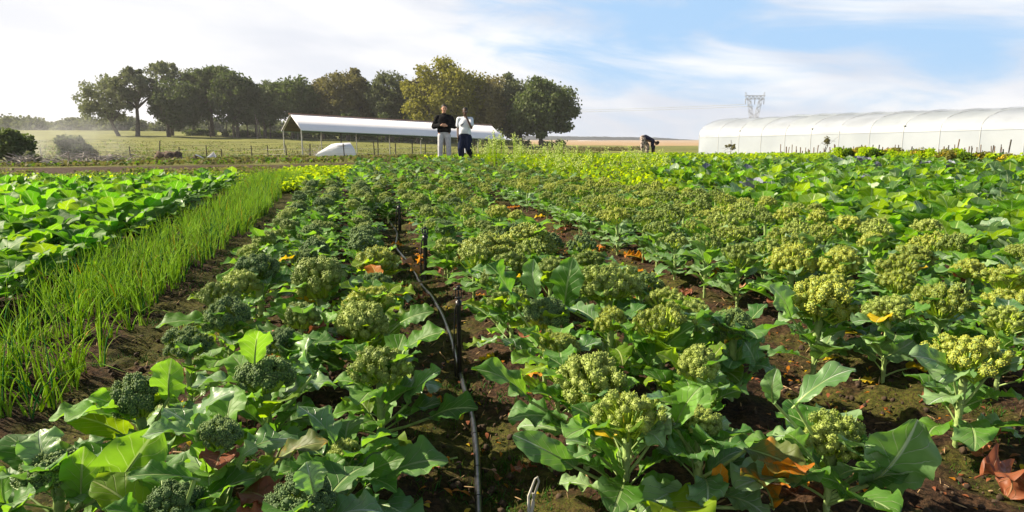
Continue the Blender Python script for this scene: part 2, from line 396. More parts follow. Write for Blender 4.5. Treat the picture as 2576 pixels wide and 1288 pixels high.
# ground material: masks are stored on the vertices (what grows where)
m, t, b, o = newmat('field_ground'); M['ground'] = m
at = nd(t, 'ShaderNodeAttribute'); at.attribute_name = 'zone'
sz = nd(t, 'ShaderNodeSeparateColor'); t.links.new(at.outputs['Color'], sz.inputs[0])
geo = nd(t, 'ShaderNodeNewGeometry')
nA = noise(t, geo.outputs['Position'], 38, 6, .65); nB = noise(t, geo.outputs['Position'], 2.2, 5, .6); nC = noise(t, geo.outputs['Position'], 140, 4, .7)
soil = mixc(t, mr(t, nA.outputs[0], .35, .68), (.014, .008, .0045, 1), (.085, .046, .025, 1))
soil = mixc(t, mr(t, nC.outputs[0], .56, .72, 0, .7), soil, (.14, .095, .06, 1))
moss = mixc(t, mr(t, nA.outputs[0], .3, .7), (.03, .04, .005, 1), (.1, .11, .014, 1))
mfac = mr(t, mth(t, 'ADD', nB.outputs[0], mth(t, 'MULTIPLY', sz.outputs[1], .32)), .6, .78, 0, .85)
soil = mixc(t, mth(t, 'MULTIPLY', mfac, mr(t, nC.outputs[0], .35, .55)), soil, moss)
mp = nd(t, 'ShaderNodeMapping'); mp.inputs['Scale'].default_value = (.06, .3, 1); mp.inputs['Rotation'].default_value = (0, 0, YAW); t.links.new(geo.outputs['Position'], mp.inputs[0])
nG = noise(t, mp.outputs[0], 1.5, 7, .68)
mp2 = nd(t, 'ShaderNodeMapping'); mp2.inputs['Scale'].default_value = (.5, 1.6, 1); mp2.inputs['Rotation'].default_value = (0, 0, YAW); t.links.new(geo.outputs['Position'], mp2.inputs[0])
nH = noise(t, mp2.outputs[0], 1.5, 6, .7)
grass = mixc(t, mr(t, nG.outputs[0], .36, .62), (.075, .085, .02, 1), (.2, .21, .045, 1))
grass = mixc(t, mr(t, nH.outputs[0], .52, .7, 0, .7), grass, (.33, .32, .13, 1))
grass = mixc(t, mr(t, nH.outputs[0], .44, .3, 0, .8), grass, (.07, .075, .03, 1))
tan = mixc(t, mr(t, nG.outputs[0], .35, .65), (.3, .2, .11, 1), (.42, .3, .17, 1))
gc = mixc(t, sz.outputs[0], soil, grass)
gc = mixc(t, sz.outputs[2], gc, tan)
t.links.new(gc, b.inputs['Base Color']); b.inputs['Roughness'].default_value = .95; b.inputs['Specular IOR Level'].default_value = .15
bp = nd(t, 'ShaderNodeBump'); bp.inputs['Strength'].default_value = .8; bp.inputs['Distance'].default_value = .02
t.links.new(mth(t, 'ADD', nA.outputs[0], mth(t, 'MULTIPLY', nC.outputs[0], .5)), bp.inputs['Height']); t.links.new(bp.outputs[0], b.inputs['Normal'])

# ------------------------------------------------------------------ the ground: one sheet
def axis(lo, hi, step, ext_lo, ext_hi, g=1.07):
    c = list(np.arange(lo, hi, step)); s = step; a = c[-1]
    while a < ext_hi: s *= g; a += s; c.append(a)
    s = step; a = c[0]; pre = []
    while a > ext_lo: s *= g; a -= s; pre.append(a)
    return np.array(pre[::-1] + c)
gx = axis(-3.2, 5.0, .03, -4500, 4500); gy = axis(1.2, 8.0, .03, -600, 6000)
XX, YY = np.meshgrid(gx, gy, indexing='ij'); fx, fy = XX.ravel(), YY.ravel()
zz = terrain(fx, fy)
infield = (fx > -14) & (fx < 26)
dd = fx * FW[0] + fy * FW[1]; ll = fx * RT[0] + fy * RT[1]
nearw = np.clip((16 - np.hypot(fx, fy)) / 6, 0, 1)
clod = np.maximum(fbm(fx, fy, 9, 4, 3), -.1) * .075 + fbm(fx, fy, 26, 3, 9) * .035 + fbm(fx, fy, 2, 2, 5) * .05
zz = zz + nearw * (clod + bed(fx)) + np.clip((dd - 22) / 20, 0, 1) * fbm(fx, fy, .15, 3, 8) * .35 * np.clip(dd / 60, 0, 1)
n = len(gy); I, J = np.meshgrid(np.arange(len(gx) - 1), np.arange(n - 1), indexing='ij'); I, J = I.ravel(), J.ravel()
Fq = np.stack([I * n + J, (I + 1) * n + J, (I + 1) * n + J + 1, I * n + J + 1], 1)
gme = build_mesh('ground', [(np.stack([fx, fy, zz], 1), Fq, 0)], [M['ground']])
zone = np.zeros((len(fx), 4)); zone[:, 3] = 1
edge = fbm(fx, fy, .4, 3, 2) * 3
lim = 22.5 + edge * .6
zone[:, 0] = np.clip((dd - lim) / 1.5, 0, 1)
soilstrip = np.exp(-((dd - 40 + .18 * np.abs(ll)) / 4) ** 2) * (ll < 2) * .65
zone[:, 0] = np.clip(zone[:, 0] - soilstrip, 0, 1)
zone[:, 0] = np.where(dd < 3, 0, zone[:, 0])
pathm = np.exp(-((fx + 1.1) / .28) ** 2) + .7 * np.exp(-((fx - .45) / .25) ** 2) + .45 * np.exp(-((fx - 2.3) / .6) ** 2) + .15
zone[:, 1] = np.clip(pathm, 0, 1)
zone[:, 2] = np.clip((dd - 165) / 20, 0, 1) * np.clip((ll / np.maximum(dd, 1) + .02) / .05, 0, 1) * (dd < 3000)
ca = gme.color_attributes.new('zone', 'FLOAT_COLOR', 'POINT'); ca.data.foreach_set('color', zone.ravel())
tag(link('ground', gme), kind='structure')

# ------------------------------------------------------------------ leaf and plant shapes
def leaf(rs, L=.17, W=.13, pet=.09, up=.9, curl=1.4, fold=.25, ruf=.5, nu=10, nv=18, m=0, mp=1, side=0.0, lobes=True, rt=.0035):
    """a leaf growing from the origin along +X; up = start elevation, curl = how far it bends over"""
    s = np.linspace(0, 1, nv + 1); tot = pet + L
    S = np.concatenate([np.linspace(-pet, 0, 4)[:-1], s * L]); e = up - curl * np.clip((S + pet) / tot, 0, 1) ** 1.5
    ds = np.diff(S, prepend=S[0]); cx = np.cumsum(ds * np.cos(e)); cz = np.cumsum(ds * np.sin(e)); cy = side * ((S + pet) / tot) ** 2 * tot
    bx, bz, by, be = cx[3:], cz[3:], cy[3:], e[3:]
    wv = W / 2 * 1.34 * s ** .5 * np.clip(1 - s ** 3.6, 0, 1) ** .6
    wv[0] = W * .05; wv[-1] = W * .1
    ph = rs.uniform(0, 6.28, 6); u = np.linspace(-1, 1, nu + 1)
    V = np.zeros((nv + 1, nu + 1, 3)); UV = np.zeros((nv + 1, nu + 1, 2))
    for i in range(nv + 1):
        for sd_ in (0,):
            w_ = wv[i] * (1 + (.07 * np.sin(s[i] * 17 + ph[0] + (u > 0) * 2) + .045 * np.sin(s[i] * 31 + ph[1] + (u > 0))) * np.abs(u) ** 3 * (1 if lobes else .3))
        fo = fold * (1 - .4 * s[i])
        lat = u * w_ * math.cos(fo); hgt = np.abs(u) * w_ * math.sin(fo)
        hgt = hgt + ruf * W * .085 * (np.abs(u) ** 2.2) * np.sin(s[i] * 15 + ph[2] + np.where(u > 0, ph[3], ph[4])) \
            + ruf * W * .04 * np.abs(u) ** 1.2 * np.sin(s[i] * 31 + ph[5] + np.where(u > 0, 2, 0)) \
            + W * .018 * np.sin((s[i] * 6 - np.abs(u) * 2.0) * 6.28) * np.abs(u)
        back = -np.abs(u) ** 1.6 * w_ * .3 * s[i] ** 2
        nx, nz = -math.sin(be[i]), math.cos(be[i])
        V[i, :, 0] = bx[i] + hgt * nx + back * math.cos(be[i]); V[i, :, 2] = bz[i] + hgt * nz + back * math.sin(be[i]); V[i, :, 1] = by[i] + lat
        UV[i, :, 0] = u * .5 + .5; UV[i, :, 1] = s[i]
    I, J = np.meshgrid(np.arange(nv), np.arange(nu), indexing='ij'); I, J = I.ravel(), J.ravel(); k = nu + 1
    Fq = np.stack([I * k + J, (I + 1) * k + J, (I + 1) * k + J + 1, I * k + J + 1], 1)
    out = [(V.reshape(-1, 3), Fq, m, UV.reshape(-1, 2))]
    q = int(3 + nv * .75)
    cl_ = np.stack([cx[:q], cy[:q], cz[:q]], 1); cl_[:, 2] -= .0008
    out += tube(cl_, np.linspace(rt, rt * .28, q), 5, mp, caps=False)
    return out
def petscale(p, s): return xf(p, rotm(s=s))

BUDS = {}
def head_mesh(kind, lod, seed):
    rs = np.random.RandomState(seed); parts = []
    nb = {0: 56, 1: 14, 2: 6}[lod]
    if kind == 'tight': nf, cap, R0, rf, flat, lift = 62, 1.75, .075, .0155, .78, .035
    elif kind == 'mid': nf, cap, R0, rf, flat, lift = 68, 1.4, .108, .0165, .85, .0
    else: nf, cap, R0, rf, flat, lift = 56, 1.1, .15, .0165, .92, .0
    if lod == 2: nf = int(nf * .6); rf *= 1.25
    d = fib(nf, cap); d += rs.normal(size=d.shape) * .07; d /= np.linalg.norm(d, axis=1)[:, None]
    rad = R0 * (1 + rs.normal(size=nf) * (.05 if kind == 'tight' else .11))
    c = d * rad[:, None] * np.array([1, 1, flat]); c[:, 2] += lift
    rr = rf * rs.uniform(.55, 1.35, nf); c += rs.normal(size=c.shape) * rf * .22
    bm = 0
    B = fib(nb, 2.2); pos = []; sc_ = []
    for k in range(nf):
        z = d[k]; x = np.cross(z, [.3, .5, .8]); x /= np.linalg.norm(x); y = np.cross(z, x)
        jit = rs.normal(size=B.shape) * .24 + B
        q = jit[:, :1] * x + jit[:, 1:2] * y + jit[:, 2:3] * z
        q = q / np.linalg.norm(q, axis=1)[:, None] * rr[k] * rs.uniform(.88, 1.16, (nb, 1))
        pos.append(c[k] + q); sc_.append(rr[k] * rs.uniform(.8, 1.35, nb) * {0: .16, 1: .29, 2: .5}[lod])
    pos = np.concatenate(pos); sc_ = np.concatenate(sc_)
    parts.append(inst(OCT_V, OCT_F, pos, sc_, 0))
    st = S2 if lod == 0 else S1 if lod == 1 else (OCT_V, OCT_F)
    parts.append(inst(st[0], st[1], c, rr * .9, 2 if lod < 2 else 0))
    base = np.array([0, 0, -.005])
    for k in range(nf):
        if (lod == 2 and k % 3) or (lod == 1 and k % 2): continue
        tip = c[k] - d[k] * rr[k] * .5
        mid_ = base * .45 + tip * .55 + np.array([0, 0, -.25 * abs(np.hypot(*tip[:2]))])
        parts += tube([base + d[k] * [.008, .008, 0], mid_, tip], [.0048, .004, .005] if kind != 'tight' else [.006, .006, .007], 5 if lod < 2 else 3, 1, caps=False)
        if lod == 0 and kind != 'tight':
            for _ in range(5):
                e = c[k] + (rs.normal(size=3) * .6 + d[k] * .2) * rr[k]
                parts += tube([mid_ * .5 + tip * .5, e], [.002, .0014], 3, 1, caps=False)
    return parts
HEADS = {}
def get_head(kind, colr, lod, v):
    key = (kind, colr, lod, v)
    if key not in HEADS:
        HEADS[key] = build_mesh('broccoli_head', head_mesh(kind, lod, 100 + v * 7 + len(kind)), [M['bud_' + colr], M['stalk'], M['bud_core'] if colr == 'dark' else M['bud_mid']])
    return HEADS[key]
STEMS = []
for v in range(4):
    rs = np.random.RandomState(v); z = np.linspace(-.03, 1, 14); bend = rs.uniform(-.06, .06, 2)
    rad = (.0105 + .007 * np.clip(z, 0, 1) + .0018 * np.sin(z * 40)) * 1.0
    pts = np.stack([bend[0] * z * z * .3, bend[1] * z * z * .3, z * .3], 1)
    p = tube(pts, rad, 10, 0)
    for k in range(9):                                               # leaf scars
        a = k * 2.4; zz_ = .05 + k * .028; r = .0105 + .007 * zz_ / .3
        p.append(inst(S1[0], S1[1], [[r * .8 * math.cos(a) + bend[0] * (zz_ / .3) ** 2 * .3, r * .8 * math.sin(a) + bend[1] * (zz_ / .3) ** 2 * .3, zz_]], [.0065], 0))
    STEMS.append((build_mesh('broccoli_stem', p, [M['stem']]), pts[-1]))
LEAFM = {}
def get_leaf(v, mat, big=False):
    key = (v, mat)
    if key not in LEAFM:
        rs = np.random.RandomState(50 + v)
        L = rs.uniform(.14, .2); W = L * rs.uniform(.72, .95)
        LEAFM[key] = build_mesh('broccoli_leaf', leaf(rs, L, W, rs.uniform(.05, .12), rs.uniform(.5, 1.3), rs.uniform(.5, 1.7), rs.uniform(.1, .45), rs.uniform(.6, 1.2), side=rs.uniform(-.3, .3)), [M[mat], M['petiole']])
    return LEAFM[key]
FOL = {}
def get_foliage(v, tone, kind='broccoli', lod=1):
    key = (v, tone, kind, lod)
    if key in FOL: return FOL[key]
    rs = np.random.RandomState(900 + v * 3 + (50 if kind != 'broccoli' else 0)); parts = []
    nu, nv = (6, 8) if lod == 0 else (4, 6) if lod == 1 else (2, 4)
    if kind == 'broccoli':
        nlf = 17 if lod < 2 else 11
        for k in range(nlf):
            a = k * 2.4 + rs.uniform(-.3, .3); L = rs.uniform(.12, .19) * (1.15 if lod == 2 else 1)
            mi = 0 if rs.rand() < .6 else (2 if rs.rand() < .6 else 3)
            if rs.rand() < .012: mi = 4
            lf = leaf(rs, L, L * rs.uniform(.7, .95), rs.uniform(.04, .1), rs.uniform(.4, 1.4), rs.uniform(.4, 1.6), rs.uniform(.1, .5), rs.uniform(.6, 1.1), nu, nv, m=mi, mp=1, lobes=False)
            if lod == 2: lf = lf[:1]
            parts += xf(lf, rotm(rz=a, loc=(0, 0, .06 + .19 * k / nlf)))
        mats = {'g': ['leaf', 'petiole', 'leafdk', 'leafbl', 'yellow'], 'b': ['leafbl', 'petiole', 'leaf', 'leafdk', 'orange'],
                'y': ['leaf', 'petiole', 'leafyg', 'leafbl', 'yellow']}[tone]
    else:
        nlf = 15 if lod < 2 else 11
        for k in range(nlf):
            a = k * 2.4 + rs.uniform(-.3, .3); q = k / nlf; L = rs.uniform(.17, .25) * (1.05 - .25 * q)
            mi = 0 if rs.rand() < .5 else (2 if rs.rand() < .6 else 3)
            lf = leaf(rs, L, L * rs.uniform(.85, 1.1), rs.uniform(.03, .07), .55 + q * .9 + rs.uniform(-.15, .2), rs.uniform(.3, 1.2), rs.uniform(.1, .5), rs.uniform(.4, .9), nu, nv, m=mi, mp=1, lobes=False)
            if lod == 2: lf = lf[:1]
            parts += xf(lf, rotm(rz=a, loc=(0, 0, .03 + .1 * q)))
        mats = {'g': ['kale', 'petiole', 'kaley', 'leafdk'], 'c': ['kale', 'petiole', 'cabbl', 'leafdk'], 'y': ['kaley', 'petiole', 'leafyg', 'kale'],
                'd': ['kale', 'petiole', 'kaledk', 'leafbl'], 'p': ['cabpur', 'petiole', 'cabpur', 'leafbl']}[tone]
    FOL[key] = build_mesh(kind + '_foliage', parts, [M[x] for x in mats])
    return FOL[key]

TONE = {'dark': 'dark green', 'mid': 'mid green', 'olive': 'yellow-green'}
KSHAPE = {'tight': 'tight domed', 'mid': 'full loosened', 'loose': 'long-branched open'}
GB = 'broccoli plants standing in rows across the field'
def farscale(y): return float(np.interp(y, [5, 10, 16, 20], [1, .85, .75, .68]))
def broccoli(x, y, kind, colr, label, hz=.36, s=1.0, lod=1, nleaf=11, tone='g', seed=None, lw=1.0, orange=.06):
    seed = seed if seed is not None else R.randint(1 << 30)
    rs = np.random.RandomState(seed); z = tz(x, y) + float(bed(np.array([x]))[0]) - .015
    root = empty('broccoli_plant', (x, y, z), rs.uniform(0, 6.28), label, 'broccoli plant', GB)
    sv = STEMS[rs.randint(4)]
    cen = {'tight': .06, 'mid': .075, 'loose': .13}[kind] * s
    sh = max(.12, (hz - cen)) / .3
    st = link('stem', sv[0], root); st.scale = (max(.8, s * .95),) * 2 + (sh,)
    hd = link('head', get_head(kind, colr, lod, rs.randint(5)), root); hd.location = (sv[1][0] * .95, sv[1][1] * .95, .3 * sh - .004)
    hd.scale = (s * rs.uniform(.88, 1.1), s * rs.uniform(.88, 1.1), s * rs.uniform(.85, 1.2)); hd.rotation_euler = (rs.uniform(-.15, .15), rs.uniform(-.15, .15), rs.uniform(0, 6.28))
    if lod == 0:
        mats = {'g': ['leaf', 'leaf', 'leafdk', 'leafbl', 'leafyg'], 'b': ['leafbl', 'leafbl', 'leaf', 'leafdk', 'leafdk'], 'y': ['leaf', 'leafyg', 'leafyg', 'leafbl', 'leaf']}[tone]
        for k in range(nleaf):
            q = k / max(1, nleaf - 1)
            mt = mats[rs.randint(5)]
            if rs.rand() < orange: mt = ['orange', 'yellow', 'brown'][rs.randint(3)]
            lo = link('leaf', get_leaf(rs.randint(7), mt), root)
            lo.location = (0, 0, .05 + q * (.3 * sh - .06)); lo.rotation_euler = (rs.uniform(-.25, .25), rs.uniform(-.2, .3) * (1 - q), k * 2.4 + rs.uniform(-.4, .4))
            sz_ = lw * rs.uniform(.7, 1.2) * (1.05 - .3 * q); lo.scale = (sz_,) * 3
            if mt in ('orange', 'yellow', 'brown'): lo['label'] = {'orange': 'withering orange leaf', 'yellow': 'yellowed leaf', 'brown': 'dry brown leaf'}[mt]
    else:
        fo = link('foliage', get_foliage(rs.randint(5), tone, 'broccoli', 1), root); q = rs.uniform(.85, 1.15) * lw
        fo.scale = (q, q, q * sh * rs.uniform(.85, 1.05)); fo.rotation_euler = (0, 0, rs.uniform(0, 6.28))
    return root

# ------------------------------------------------------------------ the nearest broccoli, one by one
hero = [  # px, py of the head, width in the picture, kind, colour, height of head, leaf tone, label
 (130, 1150, 150, 'tight', 'dark', .3, 'b', 'big dark domed broccoli low in the bottom left corner before a blue-grey leaf'),
 (352, 990, 130, 'tight', 'dark', .34, 'g', 'flat dark broccoli head among bright leaves at the left furrow edge'),
 (548, 1085, 112, 'tight', 'dark', .4, 'g', 'dark round broccoli on a tall bare stem in the lower left'),
 (665, 940, 132, 'tight', 'dark', .4, 'g', 'dark knobbly broccoli head high on a thick stem left of centre'),
 (952, 900, 165, 'mid', 'mid', .38, 'g', 'big bushy broccoli with yellow tips, its pale stem beside the hose furrow'),
 (865, 1125, 92, 'mid', 'mid', .26, 'b', 'small loose broccoli low under the bushy yellow-tipped one'),
 (425, 1268, 150, 'tight', 'dark', .3, 'g', 'dark broccoli cut by the bottom edge in the lower left'),
 (755, 1262, 155, 'tight', 'dark', .3, 'b', 'pale-dusted dark broccoli at the bottom edge with upright blue leaves'),
 (715, 850, 96, 'tight', 'dark', .37, 'b', 'small dark broccoli just behind the knobbly tall-stemmed one'),
 (905, 805, 122, 'tight', 'mid', .36, 'g', 'wide flat mid-green broccoli behind the bushy yellow-tipped one'),
 (575, 785, 108, 'tight', 'dark', .38, 'g', 'dark broccoli beside the left furrow over a long drooping leaf'),
 (760, 790, 90, 'tight', 'mid', .38, 'g', 'small mid-green broccoli left of the wide flat head'),
 (925, 732, 118, 'mid', 'olive', .38, 'y', 'loosened yellowish broccoli next to the wooden stick'),
 (650, 665, 112, 'tight', 'dark', .4, 'g', 'dark spreading broccoli where the left bed begins to narrow'),
 (805, 695, 132, 'tight', 'mid', .38, 'g', 'broad clustered broccoli in the middle of the left bed'),
 (948, 640, 92, 'mid', 'olive', .4, 'y', 'yellowing broccoli beside the pink dead leaf'),
 (1480, 930, 190, 'mid', 'mid', .38, 'g', 'largest broccoli head, dark green with a yellow left side, right of the hose'),
 (1580, 1000, 205, 'loose', 'mid', .4, 'g', 'open broccoli with long bright yellow stalks in the lower centre'),
 (1405, 850, 96, 'mid', 'olive', .38, 'g', 'small yellow-green broccoli tucked behind the largest head'),
 (1535, 795, 84, 'mid', 'olive', .4, 'g', 'small yellow broccoli left of the big yellow cluster'),
 (1665, 790, 155, 'loose', 'olive', .43, 'y', 'big yellow broccoli cluster in the middle of the right bed'),
 (1755, 772, 92, 'mid', 'mid', .43, 'g', 'broccoli head just right of the big yellow cluster'),
 (1850, 812, 96, 'tight', 'dark', .38, 'b', 'dark shaded broccoli at the edge of the orange-leaved furrow'),
 (1372, 780, 98, 'tight', 'dark', .38, 'g', 'tight dark broccoli right of the near sprinkler stake'),
 (1530, 692, 150, 'mid', 'mid', .44, 'g', 'tall rounded olive broccoli behind the blue upright leaf'),
 (2095, 1082, 155, 'mid', 'mid', .3, 'b', 'low speckled broccoli beside the huge pale upright leaf'),
 (1765, 1050, 112, 'tight', 'mid', .34, 'b', 'small dark broccoli right of the long-stalked open one'),
 (1235, 600, 130, 'mid', 'olive', .42, 'y', 'yellow-green broccoli just past the second sprinkler stake'),
 (1330, 582, 122, 'mid', 'olive', .43, 'y', 'pale yellow-green broccoli in the far middle of the right bed'),
 (1290, 652, 96, 'mid', 'mid', .38, 'g', 'greyish broccoli low before the pale yellow-green pair'),
 (2435, 835, 185, 'loose', 'olive', .44, 'b', 'frothy bright yellow broccoli on a thick bare stem at the right'),
 (2062, 722, 150, 'mid', 'olive', .43, 'b', 'wide yellow-green broccoli beyond the dark soil furrow'),
 (2370, 730, 148, 'loose', 'olive', .45, 'b', 'sunlit yellow broccoli behind the frothy bright one'),
 (2240, 752, 108, 'mid', 'mid', .42, 'b', 'broccoli over a stout cut stem at the furrow edge'),
 (2540, 680, 125, 'loose', 'olive', .46, 'y', 'yellow broccoli touching the right edge of the picture'),
 (1995, 640, 118, 'mid', 'olive', .44, 'b', 'yellow-green broccoli third row past the orange leaves'),
 (2112, 652, 92, 'mid', 'olive', .44, 'b', 'small upright yellow broccoli right of its wider neighbour'),
 (2530, 780, 120, 'loose', 'mid', .42, 'y', 'open broccoli half out of the right edge on an orange-lit stem'),
 (1590, 1240, 0, 'none', '', 0, '', ''),
]
placed = []; HERO = {}
for i, (px, py, wd, kind, colr, hz, tone, lab) in enumerate(hero):
    if kind == 'none': continue
    p = GT(px, py, hz); dpt = depth(p[0], p[1])
    nom = {'tight': .168, 'mid': .235, 'loose': .3}[kind]
    s = wd / F * dpt / nom * 1.05
    near = dpt < 5.2
    o_ = broccoli(p[0], p[1], kind, colr, lab, hz, s, 0 if near else 1, 18, tone, seed=500 + i, lw=1.05 if near else 1.2)
    placed.append((p[0], p[1])); HERO[i] = (o_, dpt)

# big single leaves that stand out in the photograph, as leaves of their plants
hl = [  # plant, base px,py, tip px,py, width px, material, nearer(+)/farther depth offset of the tip, label
 (0, 292, 1225, 398, 1072, 185, 'leaf', .05, 'huge bright leaf with pale veins'), (0, 205, 1265, 212, 1120, 110, 'leaf', .02, None),
 (0, 40, 1300, 135, 1210, 110, 'leaf', .05, None), (0, 30, 1290, 12, 1170, 110, 'leaf', .05, None), (0, 120, 1185, 98, 1080, 120, 'leafbl', -.08, 'blue-grey leaf behind the head'),
 (6, 490, 1205, 318, 1200, 85, 'leafdk', .05, None), (1, 345, 1050, 222, 998, 95, 'leaf', .05, None), (1, 425, 1000, 432, 898, 100, 'leaf', .03, None),
 (10, 560, 825, 385, 822, 72, 'leaf', .05, 'long drooping leaf'), (3, 640, 915, 652, 830, 95, 'leaf', .05, None), (3, 790, 940, 775, 845, 112, 'leafbl', .05, None),
 (4, 1018, 882, 1122, 835, 90, 'leaf', .05, None), (9, 1008, 812, 1095, 782, 62, 'leaf', .05, None), (4, 1022, 1020, 1112, 930, 95, 'leafbl', .05, None),
 (4, 1085, 1050, 1206, 1028, 95, 'leafdk', .1, 'round leaf on a long bare petiole'), (16, 1335, 1010, 1178, 925, 95, 'leaf', .05, None),
 (17, 1445, 1175, 1284, 1090, 85, 'leafbl', .05, None), (2, 688, 1165, 828, 1112, 88, 'leafol', .03, 'olive leaf with a yellow tip'), (2, 478, 1065, 592, 985, 95, 'leafbl', .03, None),
 (22, 1628, 925, 1750, 815, 95, 'leaf', .1, None), (26, 1700, 1072, 1765, 970, 90, 'leaf', .05, None),
 (25, 2185, 1220, 2312, 1050, 195, 'leafbl', .12, 'huge pale upright leaf with white ribs'), (25, 2000, 1020, 2158, 925, 85, 'leafbl', .0, None),
 (25, 1945, 1010, 1955, 925, 62, 'leafbl', .05, None), (25, 2180, 1215, 2290, 1190, 70, 'leafdk', .1, None), (25, 2180, 1180, 2110, 1110, 80, 'leafbl', .05, None),
 (23, 1292, 765, 1225, 662, 112, 'leafdk', .05, None), (23, 1347, 748, 1343, 650, 72, 'leafbl', .05, 'silvery upright leaf'), (24, 1420, 775, 1442, 645, 95, 'leafdk', .05, None),
 (26, 1880, 1130, 2032, 1195, 118, 'leafol', .15, 'olive leaf turning orange at the tip'), (26, 1925, 1222, 2040, 1178, 95, 'orange', .2, 'glowing orange withering leaf'), (26, 1800, 1235, 1815, 1165, 50, 'orange', .05, 'orange hanging leaf'), (16, 1385, 1180, 1330, 1150, 30, 'brown', .05, None),
 (17, 1480, 1120, 1440, 1050, 70, 'leaf', .05, None), (17, 1640, 1110, 1690, 1040, 80, 'leafbl', .03, None), (20, 1600, 880, 1560, 830, 70, 'leaf', .03, None), (16, 1540, 1010, 1610, 960, 80, 'leaf', .03, None), (14, 820, 760, 870, 700, 80, 'leaf', .03, None), (12, 960, 800, 1010, 760, 60, 'leaf', .03, None), (25, 2040, 1150, 1980, 1090, 80, 'leafbl', .03, None), (25, 2130, 1240, 2060, 1200, 90, 'leaf', .06, None),
 (26, 1945, 1275, 1860, 1195, 95, 'leafol', .15, None),
 (7, 790, 1240, 770, 1160, 100, 'leafbl', -.02, None), (2, 520, 1195, 478, 1118, 80, 'leaf', .04, None), (2, 590, 1195, 650, 1120, 78, 'leafbl', .04, None),
 (6, 15, 1300, 90, 1240, 90, 'leaf', .04, None), (13, 612, 735, 545, 690, 72, 'leaf', .03, None), (22, 1905, 930, 1865, 850, 95, 'leafbl', .03, None),
 (33, 2225, 900, 2300, 855, 80, 'leafbl', .0, None), (30, 2395, 930, 2290, 895, 85, 'leafbl', .1, None), (30, 2480, 950, 2576, 905, 85, 'leafbl', .05, None),
 (17, 1560, 1225, 1495, 1110, 85, 'leaf', .04, None), (17, 1600, 1290, 1690, 1215, 80, 'leafbl', .06, None), (16, 1440, 1040, 1335, 985, 80, 'leaf', .06, None),
 (5, 905, 1200, 1020, 1150, 75, 'leaf', .04, None), (5, 815, 1210, 870, 1150, 80, 'leafdk', .04, None), (31, 1990, 800, 1935, 715, 85, 'leafbl', .03, None),
 (21, 1800, 870, 1880, 800, 80, 'leafbl', .03, None), (8, 715, 905, 780, 850, 80, 'leaf', .03, None), (11, 800, 850, 850, 790, 85, 'leaf', .03, None),
]
def leaf_between(a, b, W, m, name, parent, rs, label=None):
    """leaf blade whose midrib runs from a to b (world), with a petiole back to the plant"""
    a, b = np.array(a), np.array(b); L = float(np.linalg.norm(b - a))
    parts = leaf(rs, L, W, .012, .35, rs.uniform(.5, 1.0), rs.uniform(.2, .5), rs.uniform(.8, 1.3), 12, 22, side=rs.uniform(-.08, .08), rt=.004)
    V = np.concatenate([p[0] for p in parts]); tipv = parts[0][0].reshape(23, 13, 3)[22, 6]; basev = parts[0][0].reshape(23, 13, 3)[0, 6]
    f = tipv - basev; f /= np.linalg.norm(f); up0 = np.array([-f[2], 0, f[0]]); s0 = np.cross(up0, f)
    g = (b - a) / L; camp = np.array([0, 0, CAMH + .6]) - (a + b) / 2; camp /= np.linalg.norm(camp)
    n_ = camp * .6 + np.array([0, 0, .7]) + rs.normal(size=3) * .25; n_ -= g * (n_ @ g); n_ /= np.linalg.norm(n_); s1 = np.cross(n_, g)
    Mx = np.eye(4); Mx[:3, :3] = np.column_stack([g, s1, n_]) @ np.column_stack([f, s0, up0]).T
    Mx[:3, 3] = a - Mx[:3, :3] @ basev
    parts = xf(parts, Mx)
    inv = np.array(parent.matrix_basis.inverted()) if False else None
    loc = np.array(parent.location); rz = parent.rotation_euler.z
    Rm = rotm(rz=-rz)[:3, :3]
    # petiole from the stem to the blade
    root = loc + np.array([0, 0, min(.2, max(.05, (a[2] - loc[2]) * .55))]); midp = root * .5 + a * .5 + np.array([0, 0, -.005])
    parts += tube([root, midp, a, a * .9 + b * .1], [.0062, .0052, .0046, .003], 6, 1)
    parts = [((np.asarray(p[0]) - loc) @ Rm.T, *p[1:]) for p in parts]
    o = build(name, parts, [M[m], M['petiole']], parent)
    if label: o['label'] = label
    return o
for k, (pi_, bx_, by_, tx_, ty_, wpx, mt, off, lab) in enumerate(hl):
    root, dpt = HERO[pi_]; rs = np.random.RandomState(3000 + k)
    a = P(bx_, by_, dpt - .03); b_ = P(tx_, ty_, dpt - .03 - off)
    gz = root.location.z + .03
    if a[2] < gz: a = a + (np.array([0, 0, CAMH]) - a) * ((gz - a[2]) / (CAMH - a[2]))
    if b_[2] < gz: b_ = b_ + (np.array([0, 0, CAMH]) - b_) * ((gz - b_[2]) / (CAMH - b_[2]))
    leaf_between(a, b_, wpx / F * dpt * .95, mt, 'leaf', root, rs, lab)

